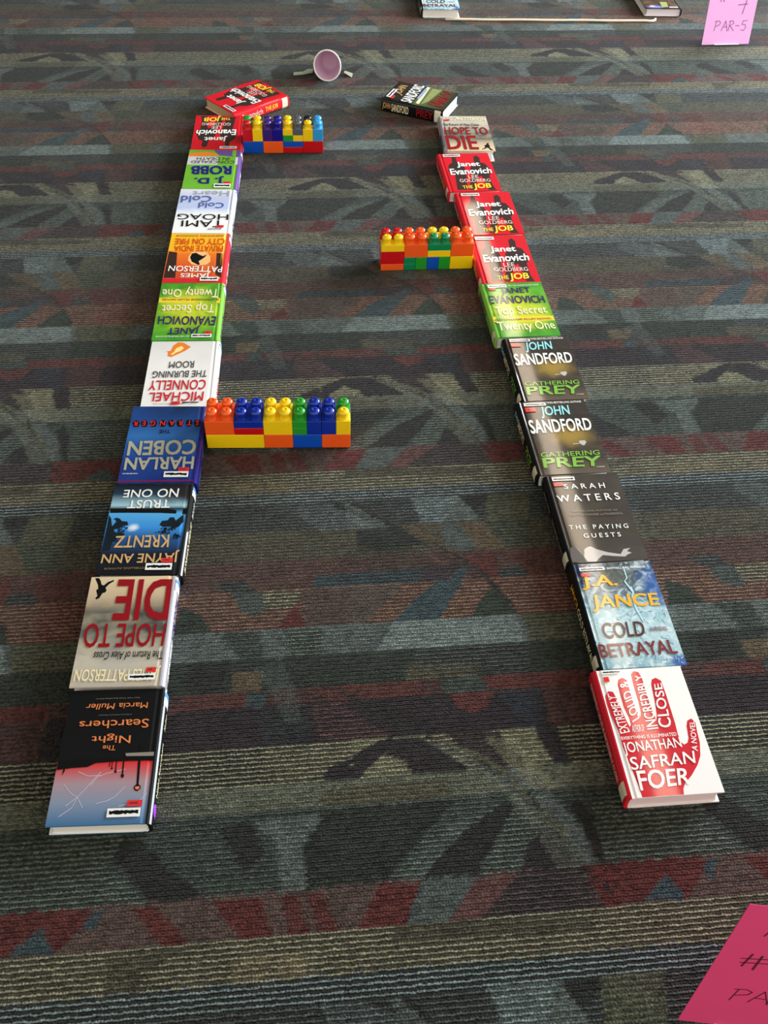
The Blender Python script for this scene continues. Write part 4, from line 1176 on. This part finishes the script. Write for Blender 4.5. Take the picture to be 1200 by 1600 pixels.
cpts = [(.160 + .80 * k / 16, 4.050 + .072 * k / 16 + .0015 * math.sin(k * 1.3), .0058) for k in range(17)] + [(.978, 4.122, .0058), (.992, 4.126, .006), (1.0, 4.134, .0065), (1.002, 4.143, .007)]
tag(tube('cord', cpts, .0045, 'cord_cream'), 'thin cream cord stretched on the carpet between the two farthest books', 'cord')

# ------------------------------------------------------------------ pink cards
simple('paper_pink', (228, 72, 128), .75, .2, 0, .03, 8)
simple('paper_lilac', (250, 186, 246), .75, .2, 0, .03, 8)
simple('marker', (96, 14, 52), .6)
simple('pencil', (150, 70, 140), .7)
simple('paper_foot', (240, 238, 240), .7)


def card(base, yaw, lean, w, h, paper, strokes, label):
    root = empty('folded_sign_card', base, yaw)
    tag(root, label, 'sign card', 'pink sign cards standing on the carpet')
    cb, sb = math.cos(lean), math.sin(lean)
    P = lambda x, y, o=0: (x, y * cb - o * sb, y * sb + o * cb * 1.0)
    F = lambda x, y, o: (x, y * cb - o * sb, y * sb + o * cb)
    g = Geo()
    t_ = .0004
    g.add([F(0, 0, -t_), F(w, 0, -t_), F(w, h, -t_), F(0, h, -t_), F(0, 0, t_), F(w, 0, t_), F(w, h, t_), F(0, h, t_)],
          [(0, 3, 2, 1), (4, 5, 6, 7), (0, 1, 5, 4), (1, 2, 6, 5), (2, 3, 7, 6), (3, 0, 4, 7)], paper)
    # handwriting
    for mat, wd, pl in strokes:
        pts = [np.array(q, float) for q in pl]
        for a, b in zip(pts[:-1], pts[1:]):
            d = (b - a); d /= max(1e-6, np.linalg.norm(d)); nrm = np.array([-d[1], d[0]]) * wd / 2
            a2, b2 = a - d * wd * .4, b + d * wd * .4
            g.add([F(*(a2 - nrm), .0008), F(*(b2 - nrm), .0008), F(*(b2 + nrm), .0008), F(*(a2 + nrm), .0008)], [(0, 1, 2, 3)], mat)
    g.link('front_panel', root)
    # strut behind
    g = Geo()
    top = F(0, h, -t_)
    d_ = .03
    q = [(w * .35, top[1] * .6 + .001, top[2] * .6), (w * .65, top[1] * .6 + .001, top[2] * .6), (w * .65, top[1] + d_, .0012), (w * .35, top[1] + d_, .0012)]
    g.add(q + [(x, y + .0008, z) for x, y, z in q], [(0, 1, 2, 3), (7, 6, 5, 4), (0, 4, 5, 1), (1, 5, 6, 2), (2, 6, 7, 3), (3, 7, 4, 0)], paper)
    g.link('back_strut', root)
    g = Geo()
    g.box(w * .26, -.006, .0004, w * .78, .055, .0018, 'paper_foot')
    g.link('paper_foot', root)


def PAR(x, y, h, sp, mat, wd, tail=True):
    s = []
    s.append((mat, wd, [(x, y), (x + .1 * h, y + h)]))
    s.append((mat, wd, [(x - .05 * h, y + .95 * h), (x + .35 * h, y + 1.02 * h), (x + .6 * h, y + .85 * h), (x + .5 * h, y + .6 * h), (x + .1 * h, y + .45 * h)]))
    x += sp
    s.append((mat, wd, [(x, y), (x + .35 * h, y + h), (x + .72 * h, y - .05 * h)])); s.append((mat, wd, [(x + .15 * h, y + .4 * h), (x + .58 * h, y + .38 * h)]))
    x += sp
    s.append((mat, wd, [(x, y), (x + .05 * h, y + h)]))
    s.append((mat, wd, [(x - .05 * h, y + .95 * h), (x + .35 * h, y + h), (x + .5 * h, y + .75 * h), (x + .1 * h, y + .5 * h), (x + .6 * h, y)]))
    x += sp
    s.append((mat, wd, [(x - .1 * h, y + .5 * h), (x + .35 * h, y + .5 * h)]))
    x += sp * .75
    s.append((mat, wd, [(x + .55 * h, y + h), (x + .1 * h, y + .98 * h), (x + .02 * h, y + .6 * h), (x + .4 * h, y + .6 * h), (x + .52 * h, y + .3 * h), (x + .35 * h, y), (x, y + .05 * h)]))
    return s


far = PAR(.039, .048, .034, .0285, 'pencil', .0022)
far += [('pencil', .003, [(.044, .148), (.050, .172)]), ('pencil', .003, [(.056, .148), (.062, .172)]), ('pencil', .003, [(.040, .156), (.066, .158)]), ('pencil', .003, [(.042, .166), (.068, .168)]),
        ('pencil', .0028, [(.120, .168), (.150, .170), (.139, .106)]), ('pencil', .0028, [(.117, .136), (.152, .139)])]
card((1.1433, 3.9081, .0022), math.radians(9), math.radians(80), .189, .26, 'paper_lilac', far, 'pale pink card marked PAR-5 standing at the upper right')
near = PAR(.047, .084, .036, .024, 'marker', .0016)
near += [('marker', .0026, [(.0345, .187), (.0385, .221)]), ('marker', .0030, [(.0500, .180), (.0510, .218)]), ('marker', .0016, [(.0285, .2075), (.0660, .212)]), ('marker', .0016, [(.0300, .196), (.0660, .200)]),
         ('marker', .0018, [(.0375, .2713), (.0480, .318)]), ('marker', .0016, [(.0375, .290), (.0560, .296)]), ('marker', .0018, [(.0540, .272), (.0600, .318)])]
card((.4330, .4276, .0022), math.radians(-4), math.radians(86), .19, .343, 'paper_pink', near, 'bright pink card with a hand-drawn number sign at the lower right corner')
